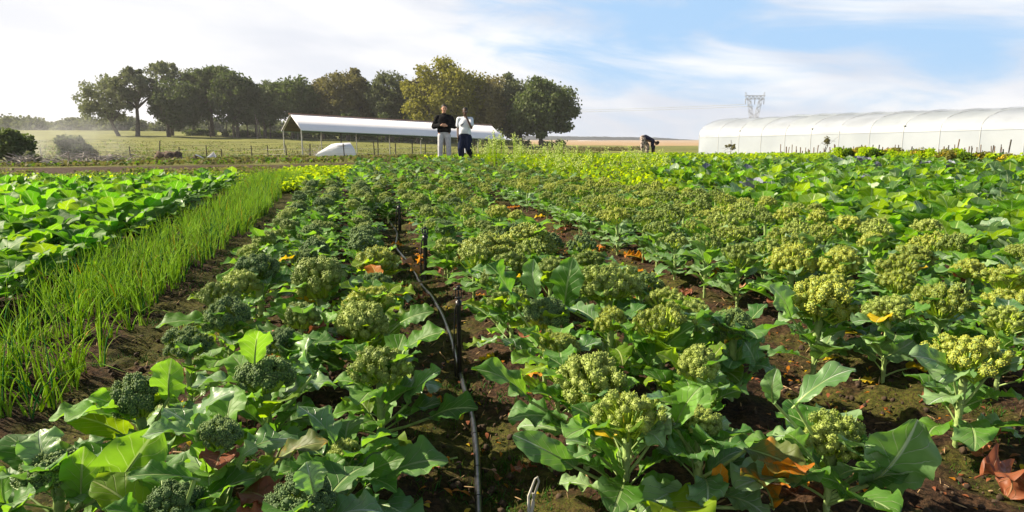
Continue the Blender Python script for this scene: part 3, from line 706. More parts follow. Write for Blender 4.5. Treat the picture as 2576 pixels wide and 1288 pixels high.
# ------------------------------------------------------------------ the other broccoli, row by row
rows = [(-.66, 1.3, 13.2, 'edge row by the onion furrow', 'g'), (-.3, 1.3, 13.6, 'middle row of the left bed', 'g'), (.07, 1.4, 16, 'row left of the hose', 'g'),
        (.8, 1.5, 20.3, 'row right of the hose', 'g'), (1.2, 2.0, 20.3, 'middle row of the second bed', 'g'), (1.56, 2.3, 20.3, 'row left of the orange-leaved furrow', 'g'),
        (.45, 9.0, 20, 'overgrown end of the hose furrow', 'g'), (2.05, 10.5, 20, 'overgrown end of the orange-leaved furrow', 'g'), (.2, 9, 19, 'far end of the left bed', 'g'),
        (2.5, 2.6, 20.3, 'row right of the orange-leaved furrow', 'b'), (2.92, 2.9, 20.3, 'second row past the orange-leaved furrow', 'b'), (3.28, 2.6, 19.5, 'third row past the orange-leaved furrow', 'b'),
        (3.7, 3.0, 17.5, 'fourth row past the orange-leaved furrow', 'b'), (4.12, 3.3, 12.5, 'fifth row past the orange-leaved furrow', 'y'), (4.55, 3.7, 10, 'last broccoli row before the big cabbages', 'y')]
cand = []
ORD = ['zero', 'first', 'second', 'third', 'fourth', 'fifth', 'sixth', 'seventh', 'eighth', 'ninth']
for ri, (rx, y0, y1, rname, tone) in enumerate(rows):
    y = y0 + R.uniform(0, .2)
    while y < y1:
        x = rx + R.normal() * .04; yy = y + R.normal() * .03; y += R.uniform(.34, .4) if rx < 2 else R.uniform(.38, .45)
        if any((x - a) ** 2 + (yy - b_) ** 2 < .3 ** 2 for a, b_ in placed): continue
        d = depth(x, yy); l = x * RT[0] + yy * RT[1]
        if abs(l / d) > .84 or d < 1.35: continue
        cand.append((d, x, yy, ri, rname, tone))
cand.sort()
NB = 300 - len(placed)
rowc = {}
far_b = []
def rx_edge(x): return x < -.5
def pick(x, y, rs):
    q = rs.rand()
    if x < .3: k = 'tight' if q < .55 else 'mid'; c = 'dark' if rs.rand() < .4 else 'mid'
    elif x < 2: k = 'mid' if q < .55 else ('tight' if q < .8 else 'loose'); c = ['mid', 'olive', 'dark'][0 if rs.rand() < .5 else (1 if rs.rand() < .6 else 2)]
    else: k = 'mid' if q < .35 else 'loose'; c = 'olive' if rs.rand() < .55 else 'mid'
    return k, c
for i, (d, x, y, ri, rname, tone) in enumerate(cand):
    k, c = pick(x, y, R)
    if i < NB:
        n_ = rowc[ri] = rowc.get(ri, 0) + 1
        t_ = ORD[n_] if n_ < 10 else '%dth' % n_ if n_ % 10 not in (1, 2, 3) or n_ in (11, 12, 13) else '%d%s' % (n_, {1: 'st', 2: 'nd', 3: 'rd'}[n_ % 10])
        lab = '%s broccoli, %s filler up the %s' % (TONE[c] + ' ' + KSHAPE[k].split()[0], t_, rname)
        lab = lab.replace(' filler', '')
        near = d < 4.6; fs_ = farscale(y)
        broccoli(x, y, k, c, lab, (R.uniform(.31, .4) if x < 2 else R.uniform(.36, .44)) * (1.08 if not near else 1) * fs_, R.uniform(.78, 1.05) * (1.15 if k == 'tight' else .92) * max(fs_, .6), 0 if near else 1, 19, tone, lw=(.72 if rx_edge(x) else 1.0) if near else .97 * fs_)
    else: far_b.append((x, y, k, c, tone))
def mesh_arrays(me):
    n = len(me.vertices); v = np.zeros(n * 3); me.vertices.foreach_get('co', v)
    nl = len(me.loops); li = np.zeros(nl, int); me.loops.foreach_get('vertex_index', li)
    mi = np.zeros(len(me.polygons), int); me.polygons.foreach_get('material_index', mi)
    ls = np.zeros(len(me.polygons), int); me.polygons.foreach_get('loop_start', ls)
    lt = np.diff(np.append(ls, nl)); uv = np.zeros((n, 2))
    if me.uv_layers:
        u = np.zeros(nl * 2); me.uv_layers[0].data.foreach_get('uv', u); uv[li] = u.reshape(-1, 2)
    out = []
    for k in (3, 4):
        sel = lt == k
        if sel.any(): out.append((li[ls[sel][:, None] + np.arange(k)], mi[sel]))
    return v.reshape(-1, 3), out, uv, [m for m in me.materials]
CACHE = {}
class Merge:
    def __init__(s): s.parts = []; s.mats = []
    def mi(s, m):
        if m not in s.mats: s.mats.append(m)
        return s.mats.index(m)
    def add(s, me, Mx):
        if me.name not in CACHE: CACHE[me.name] = mesh_arrays(me)
        v, fs, uv, mats = CACHE[me.name]; v = v @ Mx[:3, :3].T + Mx[:3, 3]
        idx = np.array([s.mi(m) for m in mats])
        for f, mi in fs:
            for q in np.unique(mi):
                ff = f[mi == q]; u, inv = np.unique(ff, return_inverse=True)
                s.parts.append((v[u], inv.reshape(ff.shape), int(idx[q]), uv[u]))
    def done(s, name, label=None, cat=None, kind='stuff'):
        if not s.parts: return
        return tag(build(name, s.parts, s.mats), label, cat, kind=kind)
mg = Merge()
for x, y, k, c, tone in far_b:
    fs_ = farscale(y); z = tz(x, y); h = R.uniform(.26, .32) * fs_
    mg.add(get_head(k, c, 2, R.randint(3)), rotm(0, 0, R.uniform(0, 6.28), R.uniform(.7, .95) * max(.6, fs_), (x, y, z + h)))
    mg.add(get_foliage(R.randint(5), tone, 'broccoli', 2), rotm(0, 0, R.uniform(0, 6.28), R.uniform(1.0, 1.2) * fs_, (x, y, z)))
mg.done('distant_broccoli', 'mass of far broccoli heads running back to the two standing men', 'broccoli')

# ------------------------------------------------------------------ cabbages: left block and the wide right block
GC = 'big-leaved cabbages growing in blocks left and right'
cc = []
for j, rx in enumerate(np.arange(-2.42, -9, -.46)):
    y = 4.4 + (j % 2) * .2
    while y < (15.4 if rx > -4 else 14.2):
        x = rx + R.normal() * .04; yy = y + R.normal() * .04; y += .46
        d = depth(x, yy); l = x * RT[0] + yy * RT[1]
        if abs(l / d) > .85: continue
        cc.append((d, x, yy, 'L', j))
for j, rx in enumerate(np.arange(5.05, 19, .46)):
    y = 3.6
    while y < 17:
        x = rx + R.normal() * .05; yy = y + R.normal() * .05; y += .46
        d = depth(x, yy); l = x * RT[0] + yy * RT[1]
        if abs(l / d) > .85: continue
        if rx < 6 and yy > 9.5 + R.uniform(-1, 1): continue
        if rx < 8 and yy > 14 + R.uniform(-1, 1): continue
        cc.append((d - .6 * (rx < 0), x, yy, 'R', j))
cc.sort(); far_c = []; rowc = {}
for i, (d, x, y, side, j) in enumerate(cc):
    rs = R
    if side == 'L': tone = 'd' if rs.rand() < .7 else 'g'; s = rs.uniform(1.2, 1.6)
    else: tone = ['c', 'g', 'y'][0 if rs.rand() < .42 else (1 if rs.rand() < .45 else 2)]; s = rs.uniform(1.0, 1.35)
    s *= float(np.interp(y, [5, 9, 15], [1.1, .98, .72])) * (1.12 if side == 'R' else 1)
    if side == 'R' and d > 8 and rs.rand() < .015: tone = 'p'
    if i < 300:
        n_ = rowc[(side, j)] = rowc.get((side, j), 0) + 1
        def od(n): return ORD[n] if n < 10 else '%dth' % n if n % 10 not in (1, 2, 3) or n in (11, 12, 13) else '%d%s' % (n, {1: 'st', 2: 'nd', 3: 'rd'}[n % 10])
        lab = '%s cabbage, %s from the front in the %s row %s' % ({'d': 'deep green', 'g': 'bright green', 'c': 'grey-green', 'y': 'yellow-green', 'p': 'purplish'}[tone], od(n_), od(j + 1), 'left of the onions' if side == 'L' else 'right of the broccoli')
        z = tz(x, y) - .01
        if d < 6.6:
            root = empty('cabbage_plant', (x, y, z), rs.uniform(0, 6.28), lab, 'cabbage', GC)
            ms = {'g': ['kale', 'kale', 'kaley'], 'c': ['kale', 'cabbl', 'cabbl'], 'y': ['kaley', 'leafyg', 'kale'], 'd': ['kale', 'kaledk', 'kaledk'], 'p': ['cabpur'] * 3}[tone]
            for k in range(13):
                q = k / 13; mt = ms[rs.randint(3)]; v = rs.randint(6); key = ('cab', v, mt)
                if key not in LEAFM:
                    r2 = np.random.RandomState(70 + v); L = r2.uniform(.19, .26)
                    LEAFM[key] = build_mesh('cabbage_leaf', leaf(r2, L, L * r2.uniform(.9, 1.1), r2.uniform(.04, .08), r2.uniform(.75, 1.25), r2.uniform(.4, 1.2), r2.uniform(.15, .45), r2.uniform(.5, .9), 8, 12, lobes=False), [M[mt], M['petiole']])
                lf = link('leaf', LEAFM[key], root); lf.location = (0, 0, .03 + .1 * q)
                lf.rotation_euler = (rs.uniform(-.2, .2), .45 - .75 * q, k * 2.4); sz_ = s * rs.uniform(.7, 1) * (1 - .25 * q); lf.scale = (sz_,) * 3
            st = link('stem', STEMS[rs.randint(4)][0], root); st.scale = (1.1, 1.1, .5)
        else:
            o_ = link('cabbage_plant', get_foliage(rs.randint(5), tone, 'cabbage', 0 if d < 10 else 1)); o_.location = (x, y, z); o_.scale = (s, s, s * rs.uniform(.85, 1.15))
            o_.rotation_euler = (0, 0, rs.uniform(0, 6.28)); tag(o_, lab, 'cabbage', GC)
    else: far_c.append((x, y, tone, s))
mg = Merge()
for x, y, tone, s in far_c:
    mg.add(get_foliage(R.randint(5), tone, 'cabbage', 2), rotm(0, 0, R.uniform(0, 6.28), s * 1.1, (x, y, tz(x, y))))
mg.done('distant_cabbages', 'mass of pale-edged cabbage leaves reaching toward the white tunnel', 'cabbages')

# ------------------------------------------------------------------ low leafy crops that nobody could count
def scatter_cards(name, label, cat, pts, mats, size, per, hgt, rs, spread=.12, up=.7, seg=2):
    """small bent leaves in tufts"""
    n = len(pts) * per; base = np.repeat(pts, per, 0); a = rs.uniform(0, 6.28, n); e = rs.uniform(up - .4, up + .5, n)
    L = size * rs.uniform(.6, 1.3, n); wd = L * rs.uniform(.3, .5, n)
    o = base + np.stack([rs.normal(size=n) * spread, rs.normal(size=n) * spread, rs.uniform(0, hgt, n)], 1)
    dx, dy = np.cos(a), np.sin(a); sx, sy = -dy, dx; parts = []; V = []
    for t in range(4):
        q = t / 3; el_ = e - q * 1.3
        r = L * (q - .12 * q * q); hh = L * q * np.sin(e) - L * .45 * q * q
        ww = wd * [.25, .9, 1.0, .15][t]
        for sgn in (-1, 1):
            V.append(np.stack([o[:, 0] + dx * r * np.cos(e) + sx * ww * sgn * .5, o[:, 1] + dy * r * np.cos(e) + sy * ww * sgn * .5, o[:, 2] + hh + np.abs(ww) * .15], 1))
    V = np.stack(V, 1)
    idx = np.arange(n) * 8; mi = rs.randint(len(mats), size=n)
    for q in range(len(mats)):
        s_ = idx[mi == q]; vv = V[mi == q].reshape(-1, 3); s_ = np.arange((mi == q).sum()) * 8
        f = np.concatenate([np.stack([s_ + 2 * t, s_ + 2 * t + 2, s_ + 2 * t + 3, s_ + 2 * t + 1], 1) for t in range(3)])
        if len(vv): parts.append((vv, f, q))
    return tag(build(name, parts, mats), label, cat, kind='stuff')
def region(n, xr, yr, rs, test=None):
    x = rs.uniform(*xr, n); y = rs.uniform(*yr, n)
    d = x * FW[0] + y * FW[1]; l = x * RT[0] + y * RT[1]; k = (np.abs(l / d) < .84)
    if test is not None: k &= test(x, y)
    x, y = x[k], y[k]; return np.stack([x, y, terrain(x, y)], 1)
rs = np.random.RandomState(5)
pts = region(5200, (2.6, 24), (9, 25), rs, lambda x, y: ((y > 17.2) & ((x > 4.3) | (y > 21.5))) | ((x > 4.3) & (x < 6.2) & (y > 9.5 + (x - 4.3))) | ((x > 6) & (x < 8.2) & (y > 13.5)))
scatter_cards('mustard_greens', 'bright yellow-green leafy crop glowing in the sun beside the standing men', 'greens', pts, [M['mustard'], M['mustard'], M['kaley']], .17, 10, .16, rs)
pts = region(2600, (-1.6, .75), (12.6, 19), rs, lambda x, y: y > 13.6 + (x > -.2) * 2.4 + (x > -.8) * 1.2)
scatter_cards('lettuce_patch', 'glowing yellow lettuce strip in front of the long shed', 'lettuce', pts, [M['lettuce'], M['mustard']], .15, 9, .12, rs)
pts = region(4600, (-13, -1.7), (12.8, 19), rs, lambda x, y: (y > 13.5) & (x < -2.0))
scatter_cards('yellow_seedlings', 'low yellow-green crop behind the left cabbages', 'seedlings', pts, [M['kale'], M['weed'], M['mustard'], M['weed']], .1, 6, .06, rs)
pts = region(1500, (-9, 1.2), (18.2, 20.5), rs, lambda x, y: (vnoise(x * 1.1, y * 1.1, 4) > .45))
scatter_cards('rough_weeds', 'rough brown and green weeds along the end of the beds', 'weeds', pts, [M['drygrass'], M['weed'], M['drygrass']], .13, 6, .08, rs)
# flowering shoots rising over the mustard
pr = []
for k in range(95):
    px = rs.uniform(1180, 1445) if k < 65 else rs.uniform(1445, 1700); d = rs.uniform(15, 24); p = PG(px, 0, d)
    h = rs.uniform(.35, .72) * (1.15 if px < 1420 else .8) * (1.25 if px < 1300 else 1)
    for b_ in range(4):
        a = rs.uniform(0, 6.28); r = .12 * rs.rand(); tip = p + [r * math.cos(a), r * math.sin(a), h * rs.uniform(.75, 1)]
        pr += tube([p + [0, 0, .1], (p + tip) / 2 + [0, 0, .05], tip], [.006, .005, .003], 3, 0, False)
        q = tip + rs.normal(size=(9, 3)) * [.03, .03, .07] - [0, 0, .05]; pr.append(inst(OCT_V, OCT_F, q, rs.uniform(.008, .018, 9), 1))
tag(build('flowering_shoots', pr, [M['mustard'], M['blossom']]), 'tall pale flowering shoots above the yellow-green crop right of the men', 'flowers', kind='stuff')

# ------------------------------------------------------------------ onion strip
def blades(pts, per, hmin, hmax, wd, rs, spread, lean=.35, bend=.6):
    n = len(pts) * per; base = np.repeat(pts, per, 0) + np.stack([rs.normal(size=n) * spread, rs.normal(size=n) * spread, np.zeros(n)], 1)
    a = rs.uniform(0, 6.28, n); h = rs.uniform(hmin, hmax, n); ln = np.abs(rs.normal(size=n)) * lean; bd = np.abs(rs.normal(size=n)) * bend
    w_ = wd * rs.uniform(.7, 1.3, n); V = []; K = 5; tw = rs.uniform(0, 3.14, n)
    for t in range(K + 1):
        q = t / K; r = h * (ln * q + bd * q ** 3 * .6); z = h * (q * np.cos(ln) - bd * .35 * q ** 3); ww = w_ * (1 - q) ** .45 * .5 + .0003
        for k in range(3):
            b_ = tw + k * 2.094; V.append(np.stack([base[:, 0] + np.cos(a) * r + np.cos(b_) * ww, base[:, 1] + np.sin(a) * r + np.sin(b_) * ww, base[:, 2] + z], 1))
    V = np.stack(V, 1); m3 = 3 * (K + 1); s_ = np.arange(n) * m3; f = []
    for t in range(K):
        for k in range(3): f.append(np.stack([s_ + 3 * t + k, s_ + 3 * t + (k + 1) % 3, s_ + 3 * t + 3 + (k + 1) % 3, s_ + 3 * t + 3 + k], 1))
    F0 = np.stack(f, 1); return V, F0
def blade_obj(name, label, cat, V, F0, mats, pr_, rs):
    n = len(V); ch = rs.choice(len(mats), size=n, p=pr_); parts = []
    for q in range(len(mats)):
        s_ = ch == q
        if not s_.any(): continue
        v = V[s_]; f = F0[0][None] + (np.arange(s_.sum()) * V.shape[1])[:, None, None]
        parts.append((v.reshape(-1, 3), f.reshape(-1, 4), q))
    return tag(build(name, parts, mats), label, cat, kind='stuff')
rs = np.random.RandomState(21)
yy = 3.05 + (16.5 - 3.05) * rs.rand(1250) ** 1.05
lane = rs.randint(6, size=len(yy)); xx = -2.05 + lane * .135 + rs.normal(size=len(yy)) * .035 + .06 * np.sin(yy * .8)
xx = xx + np.clip(yy - 7, 0, 20) * .018
pts = np.stack([xx, yy, terrain(xx, yy)], 1)
pts = pts[(pts[:, 1] > 5) | (vnoise(pts[:, 0] * 5, pts[:, 1] * 4, 3) > .42)]
V, F0 = blades(pts, 6, .12, .38, .0085, rs, .016, .2, .55)
blade_obj('onion_leaves', 'bright backlit onion leaves in the long narrow strip beside the dirt furrow', 'onions', V, F0, [M['onion'], M['onion2'], M['onionlo'], M['yellow']], [.7, .14, .14, .02], rs)
# weeds and low grass on the furrows
n = 9000; x = np.concatenate([rs.normal(-1.1, .27, 3500), rs.normal(.5, .22, 2200), rs.uniform(-3, 5, 1500), rs.normal(2.4, .7, 1800)]); y = 1.3 + 11 * rs.rand(n) ** 1.6
k = vnoise(x * 2.3, y * 2.3, 77) + .35 * vnoise(x * 9, y * 9, 5) > .72
x, y = x[k], y[k]; pts = np.stack([x, y, terrain(x, y) + bed(x) - .01], 1)
V, F0 = blades(pts, 7, .012, .05, .004, rs, .02, .6, .6)
blade_obj('furrow_weeds', 'short green weeds and moss patches on the dirt furrows', 'weeds', V, F0, [M['weed'], M['onion2'], M['drygrass']], [.6, .2, .2], rs)
n = 16000; x = rs.uniform(-3, 5, n); y = 1.3 + 9 * rs.rand(n) ** 1.7; s_ = .002 + .016 * rs.rand(n) ** 4
pts = np.stack([x, y, terrain(x, y) + bed(x) + .012], 1)
soilm = simple('soil_clod', (.05, .031, .019), .95, var=.5, nscale=30, bump=.5)
S1j = S1[0] * (1 + np.random.RandomState(1).uniform(-.25, .25, (len(S1[0]), 1)))
straw = simple('straw_bits', (.3, .2, .1), .9, var=.5)
tag(build('soil_clods', [inst(S1j, S1[1], pts, s_, 0, randrot(n, rs)), inst(S1j * [1, .14, .1], S1[1], pts[::4] + [0, 0, .008], rs.uniform(.006, .03, len(pts[::4])), 1, randrot(len(pts[::4]), rs))], [soilm, straw]), 'crumbly dark soil clods and straw bits on the furrows', 'soil', kind='stuff')

lx = np.concatenate([rs.normal(2.15, .25, 420), rs.normal(.42, .2, 160), rs.uniform(-.9, 5, 700)]); ly = 1.4 + 9 * rs.rand(len(lx)) ** 1.3
pts = np.stack([lx, ly, terrain(lx, ly) + bed(lx) + .008], 1)
scatter_cards('leaf_litter', 'scraps of yellow, rust and dry brown leaf litter over the soil', 'leaf litter', pts, [M['brown'], M['yellow'], M['drygrass'], M['orange'], M['brown']], .035, 2, .01, rs, spread=.02, up=.1)
# ------------------------------------------------------------------ fallen leaves
fl = [(1035, 680, 62, 'peach', 'big upright peach-pink dead leaf left of the second stake'), (1148, 676, 38, 'orange', 'bright orange leaf standing right of the second stake'), (1106, 684, 28, 'brown', 'rust-red leaf between the second stake and the orange leaf'),
      (797, 980, 62, 'brown', 'brown-red fallen leaf under the tall-stemmed dark broccoli'), (575, 1020, 42, 'orange', 'small orange leaf on the soil above the bare-stemmed broccoli'), (530, 1040, 40, 'yellow', 'yellow leaf strip near the bare-stemmed broccoli'),
      (1318, 1175, 58, 'brown', 'narrow rust-red leaf on dark soil right of the hose'), (1600, 653, 48, 'orange', 'flat orange leaf in the furrow beyond the olive broccoli'), (1858, 732, 72, 'peach', 'large peach and orange leaf in the right furrow'), (1905, 735, 55, 'brown', 'reddish leaf touching the large peach leaf'),
      (1800, 702, 34, 'orange', 'upright orange leaf left of the large peach leaf'), (1292, 520, 32, 'orange', 'orange leaf far along the right furrow'), (1362, 545, 28, 'yellow', 'small yellow leaf on the far right furrow'),
      (1038, 562, 24, 'orange', 'tiny orange leaf beside the far stake'), (988, 478, 30, 'yellow', 'yellow leaf patch in the far left bed'), (1992, 1195, 110, 'orange', 'glowing orange leaf in the bottom right bed'), (1812, 1195, 62, 'orange', 'orange leaf hanging by the small dark broccoli stem'),
      (2525, 1200, 150, 'brown', 'large curled dry brown leaf in the bottom right corner'), (2490, 1115, 80, 'brown', 'thin curled brown leaf with an orange tip above the dry one'), (2190, 1250, 62, 'orange', 'orange leaf under the huge pale leaf'), (608, 1278, 34, 'orange', 'small orange leaf at the bottom edge left'),
      (655, 1255, 52, 'brown', 'pinkish-brown leaf at the bottom edge left'), (500, 1215, 52, 'orange', 'orange leaf under the bare-stemmed dark broccoli'), (885, 768, 30, 'yellow', 'yellow leaf between the wide flat broccoli and the yellowish one'),
      (668, 1215, 40, 'orange', 'narrow orange leaf tilted beside the bottom stem'), (2330, 1000, 40, 'brown', 'brown leaf scrap near the stout bare stem'), (2440, 985, 40, 'peach', 'peach leaf by the foot of the thick bare stem'),
      (2300, 930, 48, 'orange', 'orange leaf under the stout cut stem'), (1420, 575, 36, 'brown', 'rusty leaf on the far furrow soil'), (1720, 735, 40, 'brown', 'brown leaf on the soil left of the peach one'), (1640, 690, 30, 'yellow', 'yellow leaf under broccoli by the right furrow'),
      (1500, 625, 34, 'orange', 'orange leaf at the bend of the right furrow'), (2130, 830, 42, 'orange', 'small orange leaf across the dark soil'), (745, 560, 30, 'orange', 'orange leaf at the far edge of the left bed'), (1640, 905, 30, 'brown', 'brown leaf inside the second bed'), (1950, 760, 60, 'brown', 'long rusty leaf at the right end of the furrow')]
GF = 'withered leaves lying on the soil'
rx_ = np.random.RandomState(99); nfix = len(fl)
for k in range(58):
    y_ = rx_.uniform(2.6, 10.5) if k < 38 else rx_.uniform(2.2, 8); x_ = rx_.uniform(1.88, 2.4) if k < 38 else (rx_.uniform(.25, .7) if k < 48 else rx_.uniform(-.7, 1.6))
    mt_ = ['orange', 'yellow', 'brown', 'orange'][rx_.randint(4)]; wh_ = 'in the right furrow' if k < 38 else ('beside the hose' if k < 48 else 'among the broccoli')
    fl.append((x_, y_, rx_.uniform(.06, .12), mt_, 'small %s withered leaf on the soil %s' % ({'orange': 'orange', 'yellow': 'yellow', 'brown': 'rusty brown'}[mt_], wh_)))
for k, (px, py, wpx, mt, lab) in enumerate(fl):
    rs = np.random.RandomState(7000 + k); up = mt in ('peach', 'orange') and k in (0, 1, 10, 16)
    h = .05 if up else .03
    if k < nfix: p = GT(px, py, h if wpx < 100 else .06); d = depth(p[0], p[1]); L = wpx / F * d * 1.15
    else: p = np.array([px, py, tz(px, py) + .02]); L = wpx; up = rs.rand() < .3
    parts = leaf(rs, L, L * rs.uniform(.6, .85), .03, .15, rs.uniform(-.8, .8) + (2.0 if k in (17, 18) else 0), rs.uniform(.1, .5) + (.5 if k in (17, 18) else 0), rs.uniform(1.2, 2.0) + (.5 if mt == 'brown' else 0), 14, 30)
    c0 = np.concatenate([q[0] for q in parts]); cen = (c0.max(0) + c0.min(0)) / 2
    parts = [(np.asarray(q[0]) - cen, *q[1:]) for q in parts]
    ry = -.9 if up else rs.uniform(-.35, .2)
    parts = xf(parts, rotm(rs.uniform(-.3, .3), ry, rs.uniform(-.6, .6) + (PI if rs.rand() < .5 else 0)))
    zmin = min(q[0][:, 2].min() for q in parts)
    o_ = build('fallen_leaf', parts, [M[mt], M['petiole'] if mt != 'brown' else M['brown']])
    gz = tz(p[0], p[1]) + float(bed(np.array([p[0]]))[0])
    o_.location = (p[0], p[1], max(p[2], gz - zmin - .005) if not up else gz - zmin + .005)
    tag(o_, lab, 'leaf', GF)

# ------------------------------------------------------------------ hose, stakes, stick
hp = [(1207, 1330), (1205, 1288), (1203, 1210), (1200, 1130), (1190, 1040), (1168, 965), (1150, 900), (1134, 840), (1112, 785), (1085, 738), (1062, 715)]
pts = [GT(a, b_, .012) for a, b_ in hp]
for y_, x_ in ((6.3, .5), (7.2, .42), (8.2, .52), (9.5, .46), (11, .5), (13, .45), (15, .5)): pts.append(np.array([x_, y_, tz(x_, y_) + .0]))
pts = np.array(pts); pts[:, 2] = [tz(p[0], p[1]) + float(bed(np.array([p[0]]))[0]) + .018 for p in pts]
tt = np.linspace(0, len(pts) - 1, 160); sp = np.stack([np.interp(tt, np.arange(len(pts)), pts[:, q]) for q in range(3)], 1)
for _ in range(6): sp[1:-1] = (sp[:-2] + sp[1:-1] * 2 + sp[2:]) / 4
root = tag(build('irrigation_hose', tube(sp, .0125, 10), [M['hose']]), 'black irrigation hose winding along the furrow from the bottom edge', 'hose')
rg = []
for k in range(6, 90, 9):
    dv = sp[k + 1] - sp[k]; dv /= np.linalg.norm(dv); rg += tube([sp[k] - dv * .004, sp[k] + dv * .004], .0142, 10, 0)
build('hose_ring', rg, [M['hose']], root)
stk = [(1156, 935, 735, 16, 'nearest tall black sprinkler stake standing beside the hose'), (1072, 703, 580, 15, 'second black sprinkler stake behind the wooden stick'), (1006, 580, 512, 11, 'farthest black sprinkler stake up the hose furrow')]
for px, yb, yt, wpx, lab in stk:
    p = GT(px, yb, 0.0); p[2] = tz(p[0], p[1]) + float(bed(np.array([p[0]]))[0]); d = depth(p[0], p[1]); H = P(px, yt, d)[2] - p[2]
    r = wpx * .5 / F * d * .8
    root = empty('sprinkler_stake', tuple(p), 0, lab, 'sprinkler stake', 'black sprinkler stakes along the hose')
    build('post', [q for q in tube([(0, 0, -.05), (0, 0, H * .85)], [r * 1.0, r * .92], 10)], [M['black']], root)
    pp = tube([(0, 0, H * .85), (0, 0, H * .9), (0, 0, H * .9), (0, 0, H * .93)], [r * 1.25, r * 1.25, r * .7, r * .7], 10)
    pp += tube([(-r * 1.1, 0, H * .93), (-r * 1.1, 0, H * 1.03)], r * .28, 5) + tube([(r * 1.1, 0, H * .93), (r * 1.1, 0, H * 1.03)], r * .28, 5)
    pp += [box((0, 0, H * 1.035), (r * 2.9, r * .9, H * .018)), box((0, 0, H * .935), (r * 2.8, r * .8, H * .016))] + tube([(0, 0, H * .95), (0, 0, H * 1.02)], [r * .55, r * .3], 7)
    pp += [box((0, 0, H * 1.055), (r * 1.2, r * 1.0, H * .03))]
    build('sprinkler_head', pp, [M['black']], root)
    build('feed_tube', tube([(-r * 1.7, .004, 0), (-r * 2.1, .01, H * .4), (-r * 1.5, 0, H * .8), (-r * .4, 0, H * .9)], r * .3, 6), [M['hose']], root)
a = GT(1043, 714, .04); b_ = GT(1117, 701, .05)
tag(build('wooden_stick', tube([a, a * .5 + b_ * .5 + [0, 0, .004], b_], [.007, .008, .007], 7), [M['wood']]), 'pale wooden stick lying across the hose before the second stake', 'stick')
a = GT(1330, 1288, .03); pr = []
tops = [(1346, 1205), (1356, 1212), (1340, 1240)]
dd_ = depth(a[0], a[1])
for k, (tx, ty) in enumerate(tops):
    e = P(tx, ty, dd_ - .02); mid_ = a * .5 + e * .5 + [.01 * (k - 1), 0, 0]; pr += tube([a - [0, 0, .05], mid_, e], [.005, .004, .003], 6)
pr += tube([P(1346, 1205, dd_ - .02), P(1352, 1200, dd_ - .02), P(1356, 1212, dd_ - .02)], .0035, 5)
tag(build('dry_stalk', pr, [simple('bleached_stalk', (.5, .48, .42), .8)]), 'bleached forked dry stalk sticking up at the bottom centre', 'stalk')

# ------------------------------------------------------------------ trees
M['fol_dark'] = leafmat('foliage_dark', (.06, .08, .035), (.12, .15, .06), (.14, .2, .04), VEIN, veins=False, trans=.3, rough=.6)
M['fol_olive'] = leafmat('foliage_olive', (.12, .125, .025), (.25, .24, .05), (.3, .3, .03), VEIN, veins=False, trans=.35, rough=.6)
M['fol_brown'] = leafmat('foliage_brownish', (.12, .12, .05), (.24, .22, .1), (.28, .26, .07), VEIN, veins=False, trans=.3, rough=.6)
M['fol_grey'] = leafmat('foliage_greygreen', (.1, .12, .065), (.2, .22, .12), (.22, .26, .09), VEIN, veins=False, trans=.3, rough=.6)
def cards(cen, rad, n, size, rs, shell=.55):
    """leaf clumps: bent two-face cards spread through a blob"""
    d = rs.normal(size=(n, 3)); d /= np.linalg.norm(d, axis=1)[:, None]
    r = (shell + (1 - shell) * rs.rand(n)) ** .8 * (1 + rs.normal(size=n) * .12)
    c = cen + d * r[:, None] * rad
    t = np.array([[-.5, -.35, 0], [0, -.5, .14], [.5, -.3, 0], [.45, .35, .05], [0, .5, .16], [-.5, .3, 0]], float)
    f = np.array([[0, 1, 4, 5], [1, 2, 3, 4]])
    return inst(t, f, c, size * rs.uniform(.5, 1.3, n), 0, randrot(n, rs))
